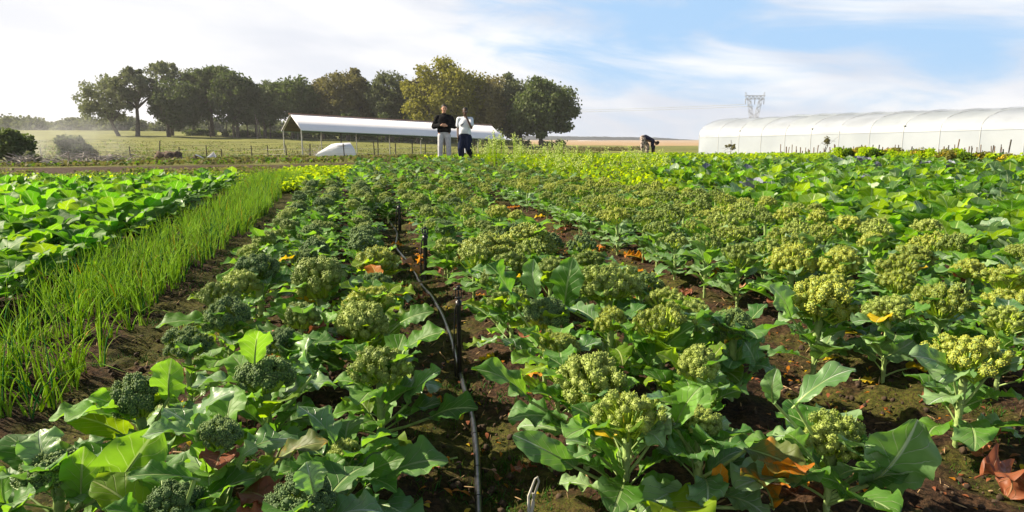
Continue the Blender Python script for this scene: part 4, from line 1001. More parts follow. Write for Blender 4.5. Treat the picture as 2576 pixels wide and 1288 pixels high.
def tree(name, px, topy, basey, wpx, d, lowy, label, cat, group, mat='fol_dark', nb=26, nq=230, size=.42, lean=0, trunkr=.28, forks=2, seed=0, bark='bark', crownpx=None, blob=.24, gz=None, parent=None):
    rs = np.random.RandomState(seed); base = PG(px, basey, d)
    k = d / F; cpx = px if crownpx is None else crownpx
    top = P(cpx, topy, d); low = P(cpx, lowy, d)
    W = wpx * k; Ht = top[2] - low[2]; cc_ = (top + low) / 2
    root = empty(name, tuple(base), 0, label, cat, group)
    cr = []; br = []; blobs = []
    tries = 0
    while len(blobs) < nb and tries < 4000:
        tries += 1
        q = rs.uniform(-1, 1, 3)
        if np.linalg.norm(q) > 1: continue
        if np.linalg.norm(q) < .35 and rs.rand() < .6: continue
        rb = min(W, Ht) * blob * rs.uniform(.45, 1.35)
        c = cc_ + q * np.array([W / 2 - rb * .8, W / 2 - rb * .8, Ht / 2 - rb * .8])
        c[2] += rs.normal() * .1 * Ht * .3
        blobs.append((c, rb))
    for c, rb in blobs:
        cr.append(cards(c, np.array([rb, rb, rb * .8]), int(nq * rs.uniform(.6, 1.2)), size, rs, .35))
    H0 = base[2] - .3; fk = base + [lean * k, 0, (low[2] - base[2]) * .8 + .12 * Ht]
    br += tube([base - [0, 0, .3], base * .5 + fk * .5 + rs.normal(size=3) * .1, fk], [trunkr * 1.35, trunkr, trunkr * .8], 8)
    fks = []
    for f_ in range(forks):
        e = cc_ + np.array([(f_ - (forks - 1) / 2) * W * .42 * RT[0] / 1, rs.uniform(-.15, .15) * W, rs.uniform(-.05, .15) * Ht])
        br += tube([fk, fk * .5 + e * .5 + rs.normal(size=3) * .25, e], [trunkr * .7, trunkr * .5, trunkr * .3], 6); fks.append(e)
    for c, rb in blobs:
        e = fks[rs.randint(forks)] if rs.rand() < .75 else fk
        br += tube([e, e * .5 + c * .5 + rs.normal(size=3) * .3 + [0, 0, -.1 * rb], c], [trunkr * .3, trunkr * .18, trunkr * .06], 4)
    def loc(ps): return [(np.asarray(p[0]) - base, *p[1:]) for p in ps]
    build('crown', loc(cr), [M[mat]], root); build('trunk', loc(br), [M[bark]], root)
    return root
GT_ = 'tall trees in the windbreak behind the shed'
TR = [ # px, top, base, width, d, low, mat, nb, lean, trunkr, forks, crownpx, label
 (300, 182, 340, 118, 132, 318, 'fol_grey', 30, -14, .3, 2, 268, 'leftmost windbreak tree, leaning trunk and see-through crown reaching lowest on the left'),
 (346, 163, 340, 108, 130, 268, 'fol_grey', 30, 4, .34, 3, 342, 'open-crowned tree with a forked trunk showing sky between its limbs'),
 (432, 143, 338, 118, 138, 250, 'fol_grey', 30, 6, .36, 2, 442, 'tallest tree of the left half, with a high airy top'),
 (425, 195, 343, 118, 129, 328, 'fol_dark', 34, 0, .3, 2, 445, 'dark round low tree in front of the tall airy one'),
 (535, 156, 340, 112, 136, 262, 'fol_dark', 34, 0, .36, 2, 532, 'tall dark dense tree in the left middle of the windbreak'),
 (600, 172, 343, 116, 132, 318, 'fol_dark', 36, 0, .32, 2, 596, 'broad blackish tree whose crown hangs almost to the field'),
 (668, 192, 345, 92, 134, 318, 'fol_dark', 30, 0, .3, 2, 668, 'narrow dark tree between the blackish one and the rounded one'),
 (735, 183, 348, 112, 133, 315, 'fol_dark', 32, 0, .3, 2, 735, 'rounded dark tree behind the peak of the shed roof'),
 (815, 195, 350, 80, 137, 320, 'fol_brown', 28, 0, .3, 2, 812, 'brownish tree with a thin ragged top behind the shed'),
 (875, 160, 352, 112, 134, 320, 'fol_brown', 36, 0, .32, 3, 872, 'tall brown-green tree with a feathery top in the middle'),
 (985, 166, 355, 108, 132, 325, 'fol_grey', 36, 0, .32, 2, 985, 'tree with a narrow pointed top left of the big sunlit one'),
 (1050, 215, 357, 60, 128, 330, 'fol_dark', 18, 0, .3, 2, 1048, 'low dark tree filling the gap beside the sunlit one'),
 (1120, 146, 360, 178, 124, 332, 'fol_olive', 62, 0, .4, 3, 1120, 'largest tree, sunlit olive crown above the man in black'),
 (1228, 178, 366, 120, 126, 345, 'fol_brown', 42, 0, .36, 2, 1222, 'olive-brown tree just right of the largest sunlit one'),
 (1310, 182, 368, 118, 128, 350, 'fol_grey', 44, 0, .36, 2, 1300, 'grey-green tree beside the rightmost dark one'),
 (1362, 190, 371, 150, 122, 352, 'fol_dark', 54, 0, .38, 2, 1366, 'rightmost windbreak tree, dark with a ragged outline against blue sky'),
]
for i, (px, ty, by, wp, d, ly, mt, nb, ln, tr_, fk, cpx, lab) in enumerate(TR):
    wp = wp * 1.28
    tree('windbreak_tree', px, ty - 2, by, wp, d, (ly + 4), lab, 'tree', GT_, mt, int(nb * (2.1 if i > 2 else 1.5)), 210 if i > 2 else 130, .34, ln, tr_, fk, 40 + i, 'bark', cpx, blob=.17 if i > 2 else .14)
FILL = [(490, 205, 342, 90, 'the two dark trees at the left'), (645, 210, 344, 95, 'the blackish tree and its narrow neighbour'), (775, 205, 349, 85, 'the rounded tree and the brownish one'), (930, 205, 353, 80, 'the feathery tree and the pointed one'), (1020, 225, 356, 70, 'the pointed tree and the big sunlit one'), (1265, 205, 367, 90, 'the olive-brown and grey-green trees at the right')]
for i, (px, ty, by, wp, where) in enumerate(FILL):
    tree('windbreak_tree', px, ty, by, wp * 1.2, 141, 325 if px < 1100 else 345, 'lower dark tree showing in the gap between ' + where, 'tree', GT_, 'fol_dark', 55, 200, .34, 0, .28, 2, 140 + i, 'bark', None, blob=.2)
# slim trunks standing in the shade under the windbreak
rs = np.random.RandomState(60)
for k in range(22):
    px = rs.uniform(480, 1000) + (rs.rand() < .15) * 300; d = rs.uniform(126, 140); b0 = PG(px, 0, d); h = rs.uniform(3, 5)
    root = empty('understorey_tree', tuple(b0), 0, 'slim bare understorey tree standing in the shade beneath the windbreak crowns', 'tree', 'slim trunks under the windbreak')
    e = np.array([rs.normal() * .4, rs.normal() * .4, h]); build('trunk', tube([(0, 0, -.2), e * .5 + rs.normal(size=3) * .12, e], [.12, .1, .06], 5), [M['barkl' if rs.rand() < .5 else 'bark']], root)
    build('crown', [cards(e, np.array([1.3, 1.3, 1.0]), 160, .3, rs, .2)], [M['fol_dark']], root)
# far wood on the left skyline
def mass(name, label, cat, pts, rad, n, size, mat, seed):
    rs = np.random.RandomState(seed)
    return tag(build(name, [cards(p, np.array([r, r, r * .8]) if np.isscalar(r) else r, n, size, rs, .3) for p, r in zip(pts, rad)], [M[mat]]), label, cat, kind='stuff')
rs = np.random.RandomState(8); pts, rad = [], []
for k in range(330):
    px = rs.uniform(-150, 1050); d = rs.uniform(215, 280); r = rs.uniform(1.4, 3.2) * (1 + (px < 60) * .25)
    p = PG(px, 0, d); p[2] += rs.uniform(0, 1) * 3.4 - .5 + .6 * math.sin(px * .05); pts.append(p); rad.append(r)
mass('far_wood', 'hazy low line of far-off woodland along the left skyline', 'wood', pts, rad, 150, .8, 'fol_grey', 9)
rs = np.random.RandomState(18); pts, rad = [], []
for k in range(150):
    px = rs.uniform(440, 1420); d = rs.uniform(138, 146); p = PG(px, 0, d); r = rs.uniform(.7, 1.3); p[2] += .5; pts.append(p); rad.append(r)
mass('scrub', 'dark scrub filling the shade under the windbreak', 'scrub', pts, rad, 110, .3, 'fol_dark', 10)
rs = np.random.RandomState(19); pts, rad = [], []
for k in range(60):
    px = rs.uniform(1385, 1640); d = rs.uniform(100, 112); p = PG(px, 0, d); r = rs.uniform(.35, .6); p[2] += .1; pts.append(p); rad.append(np.array([r * 1.6, r * 1.6, r * .8]))
mass('hedge_scrub', 'low dark scrub line before the tan field', 'scrub', pts, rad, 90, .2, 'fol_brown', 11)
def bush(px, topy, basey, wpx, d, label, mat, seed, size=.12, nq=420, nb=18, name='bush', group='round bushes on the left', blob=.24):
    rs = np.random.RandomState(seed); base = PG(px, basey, d); k = d / F; top = P(px, topy, d)
    W = wpx * k; H = top[2] - base[2]; root = empty(name, tuple(base), 0, label, 'bush', group); cr = []; br = []
    for q in range(nb):
        v = rs.uniform(-1, 1, 3)
        while np.linalg.norm(v) > 1: v = rs.uniform(-1, 1, 3)
        rb = min(W, H) * blob * rs.uniform(.7, 1.3)
        c = np.array([0, 0, H * .56]) + v * [W / 2 - rb * .7, W / 2 - rb * .7, H * .44 - rb * .6]
        cr.append(cards(c, np.full(3, rb), int(nq * rs.uniform(.6, 1.2)), size, rs, .2))
        br += tube([(rs.normal() * .05 * W, rs.normal() * .05 * W, -.05), c * [.5, .5, .5], c], [.02 * H + .006, .012 * H + .004, .004], 4)
    build('crown', cr, [M[mat]], root); build('branches', br, [M['bark']], root)
bush(28, 327, 424, 135, 27, 'large dark round bush at the left edge on bare pale stems', 'fol_dark', 3, .1, 500, 26)
bush(186, 340, 398, 88, 36, 'rounded green bush half veiled by white mist', 'fol_dark', 4, .12, 420, 16)
bush(80, 385, 424, 46, 26, 'small low shrub at the foot of the large dark bush', 'fol_grey', 5, .09, 260, 10)
bush(232, 372, 398, 34, 40, 'little yellowish shrub right of the misted bush', 'fol_brown', 6, .12, 200, 8)

# ------------------------------------------------------------------ hills on the right horizon
hm = simple('far_hills', (.08, .11, .12), .95, var=.25, nscale=.01)
def ridge(name, prof, d, back, mat):
    V = []; 
    for px, py in prof:
        p = P(px, py, d); b_ = PG(px, 0, d); q = P(px, py, d + back); V += [[b_[0], b_[1], b_[2] - 20], [p[0], p[1], p[2]], [q[0], q[1], b_[2] - 20]]
    n_ = len(prof); f = []
    for i in range(n_ - 1):
        for a in (0, 1): f.append([3 * i + a, 3 * i + 3 + a, 3 * i + 4 + a, 3 * i + 1 + a])
    return tag(build(name, [(np.array(V), np.array(f), 0)], [mat]), kind='structure')
rs = np.random.RandomState(4)
prof = [(px, py + rs.normal() * .35) for px, py in zip(np.arange(1290, 1900, 7), np.interp(np.arange(1290, 1900, 7), [1290, 1440, 1560, 1640, 1700, 1760, 1900], [341, 343, 344.5, 345.5, 349, 353, 354]))]
ridge('hills', prof, 2600, 900, hm)
prof = [(px, py + rs.normal() * .4) for px, py in zip(np.arange(-700, 420, 9), np.interp(np.arange(-700, 420, 9), [-700, 0, 60, 200, 420], [296, 301, 305, 318, 330]))]
ridge('hills', prof, 420, 300, simple('wooded_hill', (.05, .065, .045), .95, var=.4, nscale=.05))
# white glint of a distant farm roof
a = PG(1498, 0, 1500); o_ = build('far_shed', [box((0, 0, 3), (62, 16, 4.4)), box((0, 0, 5.6), (64, 9, 1.2))], [M['whitesheet']]); o_.location = (a[0], a[1], P(1498, 357, 1500)[2] - 3.2)
o_.rotation_euler = (0, 0, -YAW); tag(o_, 'tiny pale farm building below the far blue hills', 'building')

# ------------------------------------------------------------------ white growing tunnels
plast, t, b, o = newmat('tunnel_plastic')
tcn = nd(t, 'ShaderNodeTexCoord'); n_ = noise(t, tcn.outputs['Object'], .35, 5, .6)
pc = mixc(t, mr(t, n_.outputs[0], .35, .7), (.6, .65, .73, 1), (.5, .55, .63, 1)); t.links.new(pc, b.inputs['Base Color']); b.inputs['Roughness'].default_value = .5
tr = nd(t, 'ShaderNodeBsdfTranslucent'); tr.inputs[0].default_value = (.64, .7, .8, 1); mx = nd(t, 'ShaderNodeMixShader'); mx.inputs[0].default_value = .5
t.links.new(b.outputs[0], mx.inputs[1]); t.links.new(tr.outputs[0], mx.inputs[2]); t.links.new(mx.outputs[0], o.inputs[0])
plast2 = simple('tunnel_plastic_aged', (.46, .5, .58), .5, var=.12, nscale=.5, trans=.4, tcol=(.52, .58, .68))
ribm = simple('tunnel_rib', (.6, .6, .6), .6, var=.1); ribm2 = simple('tunnel_clip', (.3, .3, .3), .6)
def tunnel(pa, pb, half, wall, apexa, apexb, label, n_bays=14, seed=0):
    """pa, pb: near bottom corners (world); arch planes stand square to pa-pb"""
    ax = pb[:2] - pa[:2]; Lx = np.linalg.norm(ax); ax = ax / Lx; pr_ = np.array([-ax[1], ax[0]])
    if pr_ @ FW < 0: pr_ = -pr_
    rs = np.random.RandomState(seed)
    root = empty('growing_tunnel', tuple(pa), 0, label, 'tunnel', None)
    def arch(t_, off=0.0):
        base = np.array([*(pa[:2] + ax * Lx * t_), 0]); g0 = pa[2] * (1 - t_) + pb[2] * t_ - .15; ap = apexa * (1 - t_) + apexb * t_
        wz = g0 + wall; pts = [[0, g0], [0.0, g0 + wall * .5], [0, wz]]
        for q in np.linspace(0, PI, 19)[1:-1]: pts.append([half * (1 - math.cos(q)), wz + (ap - wz) * math.sin(q) ** .8])
        pts += [[2 * half, wz], [2 * half, g0]]
        out = []
        for u_, z_ in pts:
            q = base.copy(); q[:2] += pr_ * u_; q[2] = z_; out.append(q - pa)
        return np.array(out)
    nb_ = n_bays; sub = 6; rows_ = []; sg_ = rs.uniform(.01, .09, nb_ + 1)
    for i in range(nb_ * sub + 1):
        a_ = arch(i / (nb_ * sub)); ph = (i % sub) / sub; sag = math.sin(PI * ph) ** .7 * sg_[i // sub]
        a_[3:-2, 2] -= sag * 1.1; a_[:3, :2] += pr_ * sag * .5
        a_[3:-2] += rs.normal(size=(len(a_) - 5, 3)) * .022
        rows_.append(a_)
    K = len(rows_[0])
    def strip(lo, hi, cols, shift=0.0):
        V = np.concatenate([r[cols] for r in rows_[lo:hi + 1]]); k = len(cols); m_ = hi - lo
        I, J = np.meshgrid(np.arange(m_), np.arange(k - 1), indexing='ij'); I, J = I.ravel(), J.ravel()
        return (V, np.stack([I * k + J, (I + 1) * k + J, (I + 1) * k + J + 1, I * k + J + 1], 1), 0)
    for bay in range(nb_):
        build('roof_cover', [strip(bay * sub, bay * sub + sub, np.arange(2, K - 1))], [plast2 if rs.rand() < .4 else plast], root)
    build('side_wall', [strip(0, nb_ * sub, np.arange(0, 3)), strip(0, nb_ * sub, np.arange(K - 2, K))], [plast], root)
    rib = []
    for bay in range(nb_ + 1):
        a_ = arch(bay / nb_); a_[:, 2] += .02; a_[:3, :2] -= pr_ * .03
        rb = tube(a_, .012, 6); o_ = build('rib', rb, [ribm], root)
        if bay % 3 == 2: build('clip', [box(a_[3] + [0, 0, .03], (.12, .12, .07))], [ribm2], root)
    e0 = rows_[0]; c0 = e0.mean(0); V = np.vstack([e0, c0]); f = np.array([[i, i + 1, len(e0)] for i in range(len(e0) - 1)])
    build('end_wall', [(V, f, 0)], [plast], root)
    build('gutter_rail', tube(np.array([r[2] + [-.03 * pr_[0], -.03 * pr_[1], 0] for r in rows_[::sub]]), .008, 6), [ribm], root)
    return root
pa = P(1757, 390, 64); pb0 = P(2576, 394, 40); dv = pb0 - pa; pb = pa + dv * 1.45
ap0 = P(1850, 298, 66)[2]; ap1 = P(2576, 274, 44)[2]; 
tunnel(pa, pb, 4.6, 1.75, ap0, ap0 + (ap1 - ap0) * 1.45, 'long white plastic growing tunnel filling the right skyline', 16, 1)
dvn = dv[:2] / np.linalg.norm(dv[:2]); pn = np.array([-dvn[1], dvn[0]]); pn = pn if pn @ FW > 0 else -pn
pa2 = pa.copy(); pa2[:2] += pn * 10.2 - dvn * 1; pb2 = pb.copy(); pb2[:2] += pn * 10.2
tunnel(pa2, pb2, 4.6, 1.8, ap0 + .55, ap0 + (ap1 - ap0) * 1.1 + .5, 'second white tunnel whose roof just shows over the first one', 14, 2)

# thin canes in front of the tunnel
rs = np.random.RandomState(31); GCn = 'thin canes standing in a line before the white tunnel'
for k in range(86):
    px = 1975 + 610 * (k / 85) + rs.uniform(-5, 5); d = 36 + rs.uniform(-1.5, 1.5)
    if 1760 < px < 1990 and rs.rand() < .3: continue
    b0 = PG(px, 0, d); top = rs.uniform(362, 382); lab = 'thin brown cane among many like it in front of the white tunnel'
    if k == 84: top = 351; lab = 'tallest reddish cane at the far right before the tunnel'
    if k == 66: top = 350; lab = 'tall cane leaning to the right before the tunnel'
    h = P(px, top, d)[2] - b0[2]; ln = rs.normal() * .05 * h + (.16 * h if k == 66 else 0)
    o_ = build('garden_cane', tube([(0, 0, -.1), (ln * RT[0] * .5, ln * RT[1] * .5, h * .5), (ln * RT[0], ln * RT[1], h)], rs.uniform(.018, .032) * (1.3 if k == 84 else 1), 5), [M['canew' if rs.rand() < .6 else 'darkpost']])
    o_.location = tuple(b0); tag(o_, lab, 'cane', GCn)
# row of yellowing pepper bushes at the right
GP = 'yellowing pepper bushes in the row before the canes'
rs = np.random.RandomState(33); nP = 20
for k in range(nP):
    px = 2140 + (2640 - 2140) * (k / (nP - 1)) + rs.uniform(-6, 6); d = np.interp(px, [2140, 2640], [23, 16.5]) + rs.uniform(-.5, .5)
    b0 = PG(px, 0, d); H = rs.uniform(.4, .5); root = empty('pepper_bush', tuple(b0), 0, '%s pepper bush, %s from the left end of its row' % (['yellow-green', 'dark green', 'orange-tinged'][k % 3], (ORD[k + 1] if k < 9 else '%dth' % (k + 1))), 'bush', GP)
    cr = [cards(np.array([rs.normal() * .13, rs.normal() * .13, H * rs.uniform(.4, .85)]), np.full(3, .16), 230, .05, rs, .1) for q in range(7)]
    tips = cards(np.array([0, 0, H * .8]), np.array([.26, .26, .12]), 100, .045, rs, .2)
    build('crown', cr + [(tips[0], tips[1], 1)], [[M['mustard'], M['weed'], M['fol_olive']][k % 3], [M['lettuce'], M['mustard'], M['yellow']][k % 3]], root)
    build('stem', tube([(0, 0, -.03), (0, 0, H * .5)], [.02, .012], 6), [M['bark']], root)
# blue cabbages near the pepper bushes
for k in range(9):
    px = rs.uniform(2380, 2576) if k < 7 else rs.uniform(2170, 2230); d = np.interp(px, [2140, 2640], [19.5, 14.0]) + rs.uniform(-.3, .3); b0 = PG(px, 0, d)
    o_ = link('blue_cabbage', get_foliage(k % 5, 'p', 'cabbage', 1)); o_.location = tuple(b0); o_.scale = (1.1,) * 3; o_.rotation_euler = (0, 0, k)
    tag(o_, 'grey-blue cabbage at the foot of the yellowing pepper bushes', 'cabbage', 'grey-blue cabbages by the pepper bushes')
tree('shrub', 2080, 340, 392, 20, 39, 365, 'small dry shrub against the tunnel wall', 'shrub', None, 'fol_brown', 7, 60, .06, 0, .02, 2, 77, blob=.25)
tree('shrub', 1838, 362, 390, 40, 50, 382, 'reddish twiggy shrub before the left end of the tunnel', 'shrub', None, 'fol_brown', 8, 50, .08, 0, .02, 2, 78, blob=.25)

# ------------------------------------------------------------------ lattice pylon and its wires
D = 450.0; k = D / F; base = P(1896, 300, D); gz_ = tz(base[0], base[1])
root = empty('power_pylon', (base[0], base[1], gz_), -YAW, 'grey lattice power pylon rising behind the white tunnel', 'pylon')
zw = P(1896, 304, D)[2] - gz_; zb = P(1896, 249, D)[2] - gz_; zt = P(1896, 241, D)[2] - gz_; hw = 23 * k
def bars(ps, r=.11): 
    out = []
    for a, b_ in ps: out += tube([a, b_], r, 4, caps=False)
    return out
low = []
for zz0, zz1, w0, w1 in [(0, zw * .35, 5, 3.6), (zw * .35, zw * .7, 3.6, 2.5), (zw * .7, zw, 2.5, 1.9)]:
    for sx, sy in ((1, 1), (1, -1), (-1, 1), (-1, -1)):
        low += [((sx * w0, sy * w0, zz0), (sx * w1, sy * w1, zz1))]
    for s_ in (1, -1): low += [((-w0, s_ * w0, zz0), (w1, s_ * w1, zz1)), ((w0, s_ * w0, zz0), (-w1, s_ * w1, zz1)), ((s_ * w0, -w0, zz0), (s_ * w1, w1, zz1))]
    low += [((-w1, -w1, zz1), (w1, -w1, zz1)), ((-w1, w1, zz1), (w1, w1, zz1))]
build('body', bars(low), [M['pylon']], root)
for s_ in (-1, 1):
    arm = []; N_ = 7
    def o_pt(q): return np.array([s_ * (1.9 + (hw * .78 - 1.9) * q ** .9), 0, zw + (zb - zw) * q])
    def i_pt(q): return np.array([s_ * (.35 + (hw * .5 - .35) * q ** 1.3), 0, zw + (zb - zw) * q])
    for i in range(N_):
        a, b_ = i / N_, (i + 1) / N_
        for y_ in (-1.2, 1.2):
            Y_ = np.array([0, y_ * (1 - .3 * a), 0]); arm += [(o_pt(a) + Y_, o_pt(b_) + Y_), (i_pt(a) + Y_, i_pt(b_) + Y_), ((o_pt(a) if i % 2 else i_pt(a)) + Y_, (i_pt(b_) if i % 2 else o_pt(b_)) + Y_)]
    build('arm', bars(arm), [M['pylon']], root)
beam = []; xs_ = np.linspace(-hw * 1.02, hw * 1.02, 11)
for y_ in (-1, 1):
    for i in range(10):
        beam += [((xs_[i], y_, zb), (xs_[i + 1], y_, zb)), ((xs_[i], y_, zt + .02 * abs(xs_[i])), (xs_[i + 1], y_, zt + .02 * abs(xs_[i + 1]))), ((xs_[i], y_, zb if i % 2 else zt), (xs_[i + 1], y_, zt if i % 2 else zb))]
for i in range(11): beam += [((xs_[i], -1.1, zb), (xs_[i], 1.1, zb)), ((xs_[i], -1.1, zt + .02 * abs(xs_[i])), (xs_[i], 1.1, zt + .02 * abs(xs_[i])))]
build('crossbeam', bars(beam, .13), [M['pylon']], root)
for s_ in (-1, 1): build('peak', bars([((s_ * hw * .8, 0, zt), (s_ * hw * 1.02, 0, zt + 2.4)), ((s_ * hw * 1.02, 0, zt), (s_ * hw * 1.02, 0, zt + 2.4))]), [M['pylon']], root)
for q in (-.98, 0, .98): build('insulator', tube([(q * hw, 0, zb), (q * hw, 0, zb - 3.4)], .22, 6), [M['pylon']], root)
wl = [('upper', 262.5, 271, 0.0), ('lower', 267, 275, 0.0)]
for i, (nm, y1, y0, _) in enumerate(wl):
    a = P(1873 + i * 22, y1, D); e = P(1180, y0 + 8, D * 1.6); m_ = []
    for q in np.linspace(0, 1, 24): p = a * (1 - q) + e * q; p[2] -= 4 * q * (1 - q) * 1.5; m_.append(p)
    tag(build('power_line', tube(m_, .13, 4), [M['pylon']]), 'thin %s power line running left from the pylon' % nm, 'wire', 'power lines of the pylon')
# ------------------------------------------------------------------ open shed with a white sheet roof
A, B = P(758, 325, 62), P(1266, 348.5, 75); ab = (B - A)[:2]; ab /= np.linalg.norm(ab); pp_ = np.array([-ab[1], ab[0]]); wd_ = 5.0
zA, zB = A[2], B[2]; Cz, Dz = P(738, 288.5, 64)[2], P(1225, 316.5, 77)[2]
def sh(t_, u_, kind='e'):
    xy = A[:2] * (1 - t_) + B[:2] * t_ + pp_ * wd_ * u_
    ze = zA * (1 - t_) + zB * t_; zr = Cz * (1 - t_) + Dz * t_
    return np.array([xy[0], xy[1], ze + (zr - ze) * (1 - abs(u_ - .5) * 2)])
root = empty('open_shed', (A[0], A[1], tz(A[0], A[1])), 0, 'long open-sided shed with a white gable roof on thin posts', 'shed'); O_ = np.array(root.location)
roofm, t, b, o = newmat('white_roof_sheet')
tcn = nd(t, 'ShaderNodeTexCoord'); wv_ = nd(t, 'ShaderNodeTexNoise'); wv_.inputs['Scale'].default_value = .8; t.links.new(tcn.outputs['Object'], wv_.inputs['Vector'])
t.links.new(mixc(t, wv_.outputs[0], (.86, .84, .87, 1), (.93, .92, .95, 1)), b.inputs['Base Color']); b.inputs['Roughness'].default_value = .85; b.inputs['Specular IOR Level'].default_value = .1
def roofside(u0, u1, off):
    n_ = 220; V = []; f = []
    for i in range(n_ + 1):
        t_ = -.005 + 1.01 * i / n_; rip = .03 * (abs((i % 2) - .5) * 2 - .5) * 0 + (.022 if i % 2 else -.0)
        for u_ in (u0, (u0 + u1) / 2, u1):
            p = sh(t_, u_); p[2] += off + rip; V.append(p - O_)
    for i in range(n_):
        for j in range(2): f.append([3 * i + j, 3 * i + 3 + j, 3 * i + 4 + j, 3 * i + 1 + j])
    return (np.array(V), np.array(f), 0)
rf = build('roof', [roofside(-.06, .5, .04), roofside(.5, 1.06, .04)], [roofm], root, smooth=False)
build('roof_shade_sheet', [roofside(-.05, .5, -.02), roofside(.5, 1.05, -.02)], [simple('painted_roof_shade', (.08, .065, .055), .9)], root, smooth=False)  # added dark sheet: the shade beneath the roof is put into its colour
md = rf.modifiers.new('thickness', 'SOLIDIFY'); md.thickness = .03; md.offset = 1
build('ridge_cap', tube([sh(-.01, .5) - O_ + [0, 0, .08], sh(1.01, .5) - O_ + [0, 0, .08]], .07, 6), [simple('rusty_ridge', (.35, .2, .14), .8)], root)
for u_ in (-.05, 1.05): build('eave_gutter', tube([sh(-.005, u_) - O_ + [0, 0, .0], sh(1.005, u_) - O_ + [0, 0, .0]], .055, 6), [simple('green_gutter', (.12, .22, .2), .6)], root)
for t_ in np.linspace(0, 1, 7):
    for u_ in (0, 1):
        p = sh(t_, u_); g_ = tz(p[0], p[1]) - .2; bend = tube([(p[0], p[1], g_), (p[0], p[1], p[2] - .25), p + [0, 0, 0]], .055 if t_ in (0,) else .05, 8)
        build('post', [(q[0] - O_, *q[1:]) for q in bend], [M['steel' if (t_ < .1 or u_ == 1) else 'darkpost']], root)
    for u0, u1 in ((0, .5), (.5, 1)):
        tr_ = tube([sh(t_, u0) - O_ - [0, 0, .02], sh(t_, u1) - O_ - [0, 0, .02]], .06 if t_ == 0 else .045, 6)
        build('rafter', tr_, [M['steel']], root)
for u_ in (.12, .25, .38, .62, .75, .88): build('purlin', tube([sh(0.01, u_) - O_ - [0, 0, .05], sh(.99, u_) - O_ - [0, 0, .05]], .03, 5), [M['darkpost']], root)
# ------------------------------------------------------------------ things around the shed
def mesh_from_px(name, pts, faces, mats, d0, label, cat, thick=None):
    pass
d = 50; base = PG(845, 0, d)
prof_f = [(791, 394), (800, 384), (834, 362.5), (846, 360.5), (881, 358.5), (893, 377), (897, 392), (880, 398), (830, 399)]
fr = [P(a, b_, d - .6 + .6 * ((b_ - 358) / 40 < .3)) for a, b_ in prof_f]; bk = [P(a * .985 + 12.5, min(b_, 392), d + 1.8) for a, b_ in prof_f]
V = []; n_ = len(fr)
inner = [P(a, b_, d - .9) for a, b_ in ((845, 368), (878, 366))]
Vt = np.array(fr + bk + inner) - base
f3 = [[1, 2, n_ * 2], [0, 1, n_ * 2], [0, n_ * 2, 8], [2, 3, n_ * 2], [3, 4, n_ * 2 + 1], [3, n_ * 2 + 1, n_ * 2], [4, 5, n_ * 2 + 1], [5, 6, n_ * 2 + 1], [6, 7, n_ * 2 + 1], [8, n_ * 2, n_ * 2 + 1], [8, n_ * 2 + 1, 7]]
f4 = [[i, (i + 1) % n_, n_ + (i + 1) % n_, n_ + i] for i in range(n_)]
o_ = build('tarpaulin_shelter', [(Vt, np.array(f3), 0), (Vt, np.array(f4), 0), (Vt, np.array([[n_ + i, n_ + (i + 1) % n_, n_ + 0] for i in range(1, n_ - 1)]), 0)], [M['whitesheet']], smooth=False)
o_.location = tuple(base); tag(o_, 'low white faceted tarpaulin shelter in front of the open shed', 'shelter')
pd_ = build('opening_flap', [(np.array([P(848, 366.5, d - 1.0), P(869, 365.5, d - 1.0), P(869, 367.5, d - 1.02), P(849, 368, d - 1.02)]) - base, np.array([[0, 1, 2, 3]]), 0)], [M['ash']], o_)
# fence
fp = [60, 127, 205, 292, 366, 418, 490, 531, 609, 652, 700, 760, 851, 930, 985, 1060, 1166]
root = empty('wire_fence', tuple(PG(60, 0, 46)), 0, 'sagging wire fence on thin dark posts behind the earth mounds', 'fence'); O_ = np.array(root.location); tops = []
rs = np.random.RandomState(12)
for px in fp:
    p = PG(px, 0, 46 if px < 700 else 42); h = rs.uniform(.65, 1.0) * (1.25 if px in (366, 609) else 1); ln = rs.normal() * .05
    build('post', tube([p - O_ - [0, 0, .2], p - O_ + [ln, 0, h]], .035 if px not in (1166,) else .045, 6), [M['darkpost' if px != 1166 else 'whitesheet']], root); tops.append(p - O_ + [ln, 0, 0])
for hh in (.3, .6):
    wp = []
    for a, b_ in zip(tops[:-1], tops[1:]):
        for q in (0, .33, .66): wp.append(a * (1 - q) + b_ * q + [0, 0, hh - .04 * math.sin(PI * q)])
    build('wire', tube(wp, .006, 4, caps=False), [M['steel']], root)
def mound(px, basey_, wpx, hpx, d, label, mat, seed, flat=0):
    rs = np.random.RandomState(seed); c = PG(px, 0, d); k = d / F; W = wpx * k / 2; H = P(px, basey_ - hpx, d)[2] - c[2]; H = max(H, .15)
    v, f = S3; q = v.copy(); q[:, 2] = np.clip(q[:, 2], -.25, 1); r = 1 + .18 * np.sin(q[:, 0] * 5 + seed) * np.cos(q[:, 1] * 6) + rs.normal(size=len(q)) * .05
    if flat: q[:, 2] = np.minimum(q[:, 2] * 1.6, 1)
    V = q * r[:, None] * [W, W * .8, H]; V[:, 2] += fbm(V[:, 0] + seed, V[:, 1], 4, 3, seed) * H * .5
    o_ = build('earth_mound', [(V, f, 0), cards(np.array([0, 0, H * .5]), np.array([W, W * .8, H * .6]), 140, .1, rs, .7)], [M[mat]]); o_.location = tuple(c)
    tag(o_, label, 'mound', 'heaps of soil and compost along the fence')
mound(391, 408, 62, 24, 43, 'flat-topped brown compost heap between two dark posts', 'mound', 1, 1)
mound(468, 408, 34, 16, 42, 'small dark rounded compost heap left of the tipped barrow', 'mound', 2)
mound(574, 402, 40, 10, 44, 'low heap grown over with green weeds', 'moundg', 3)
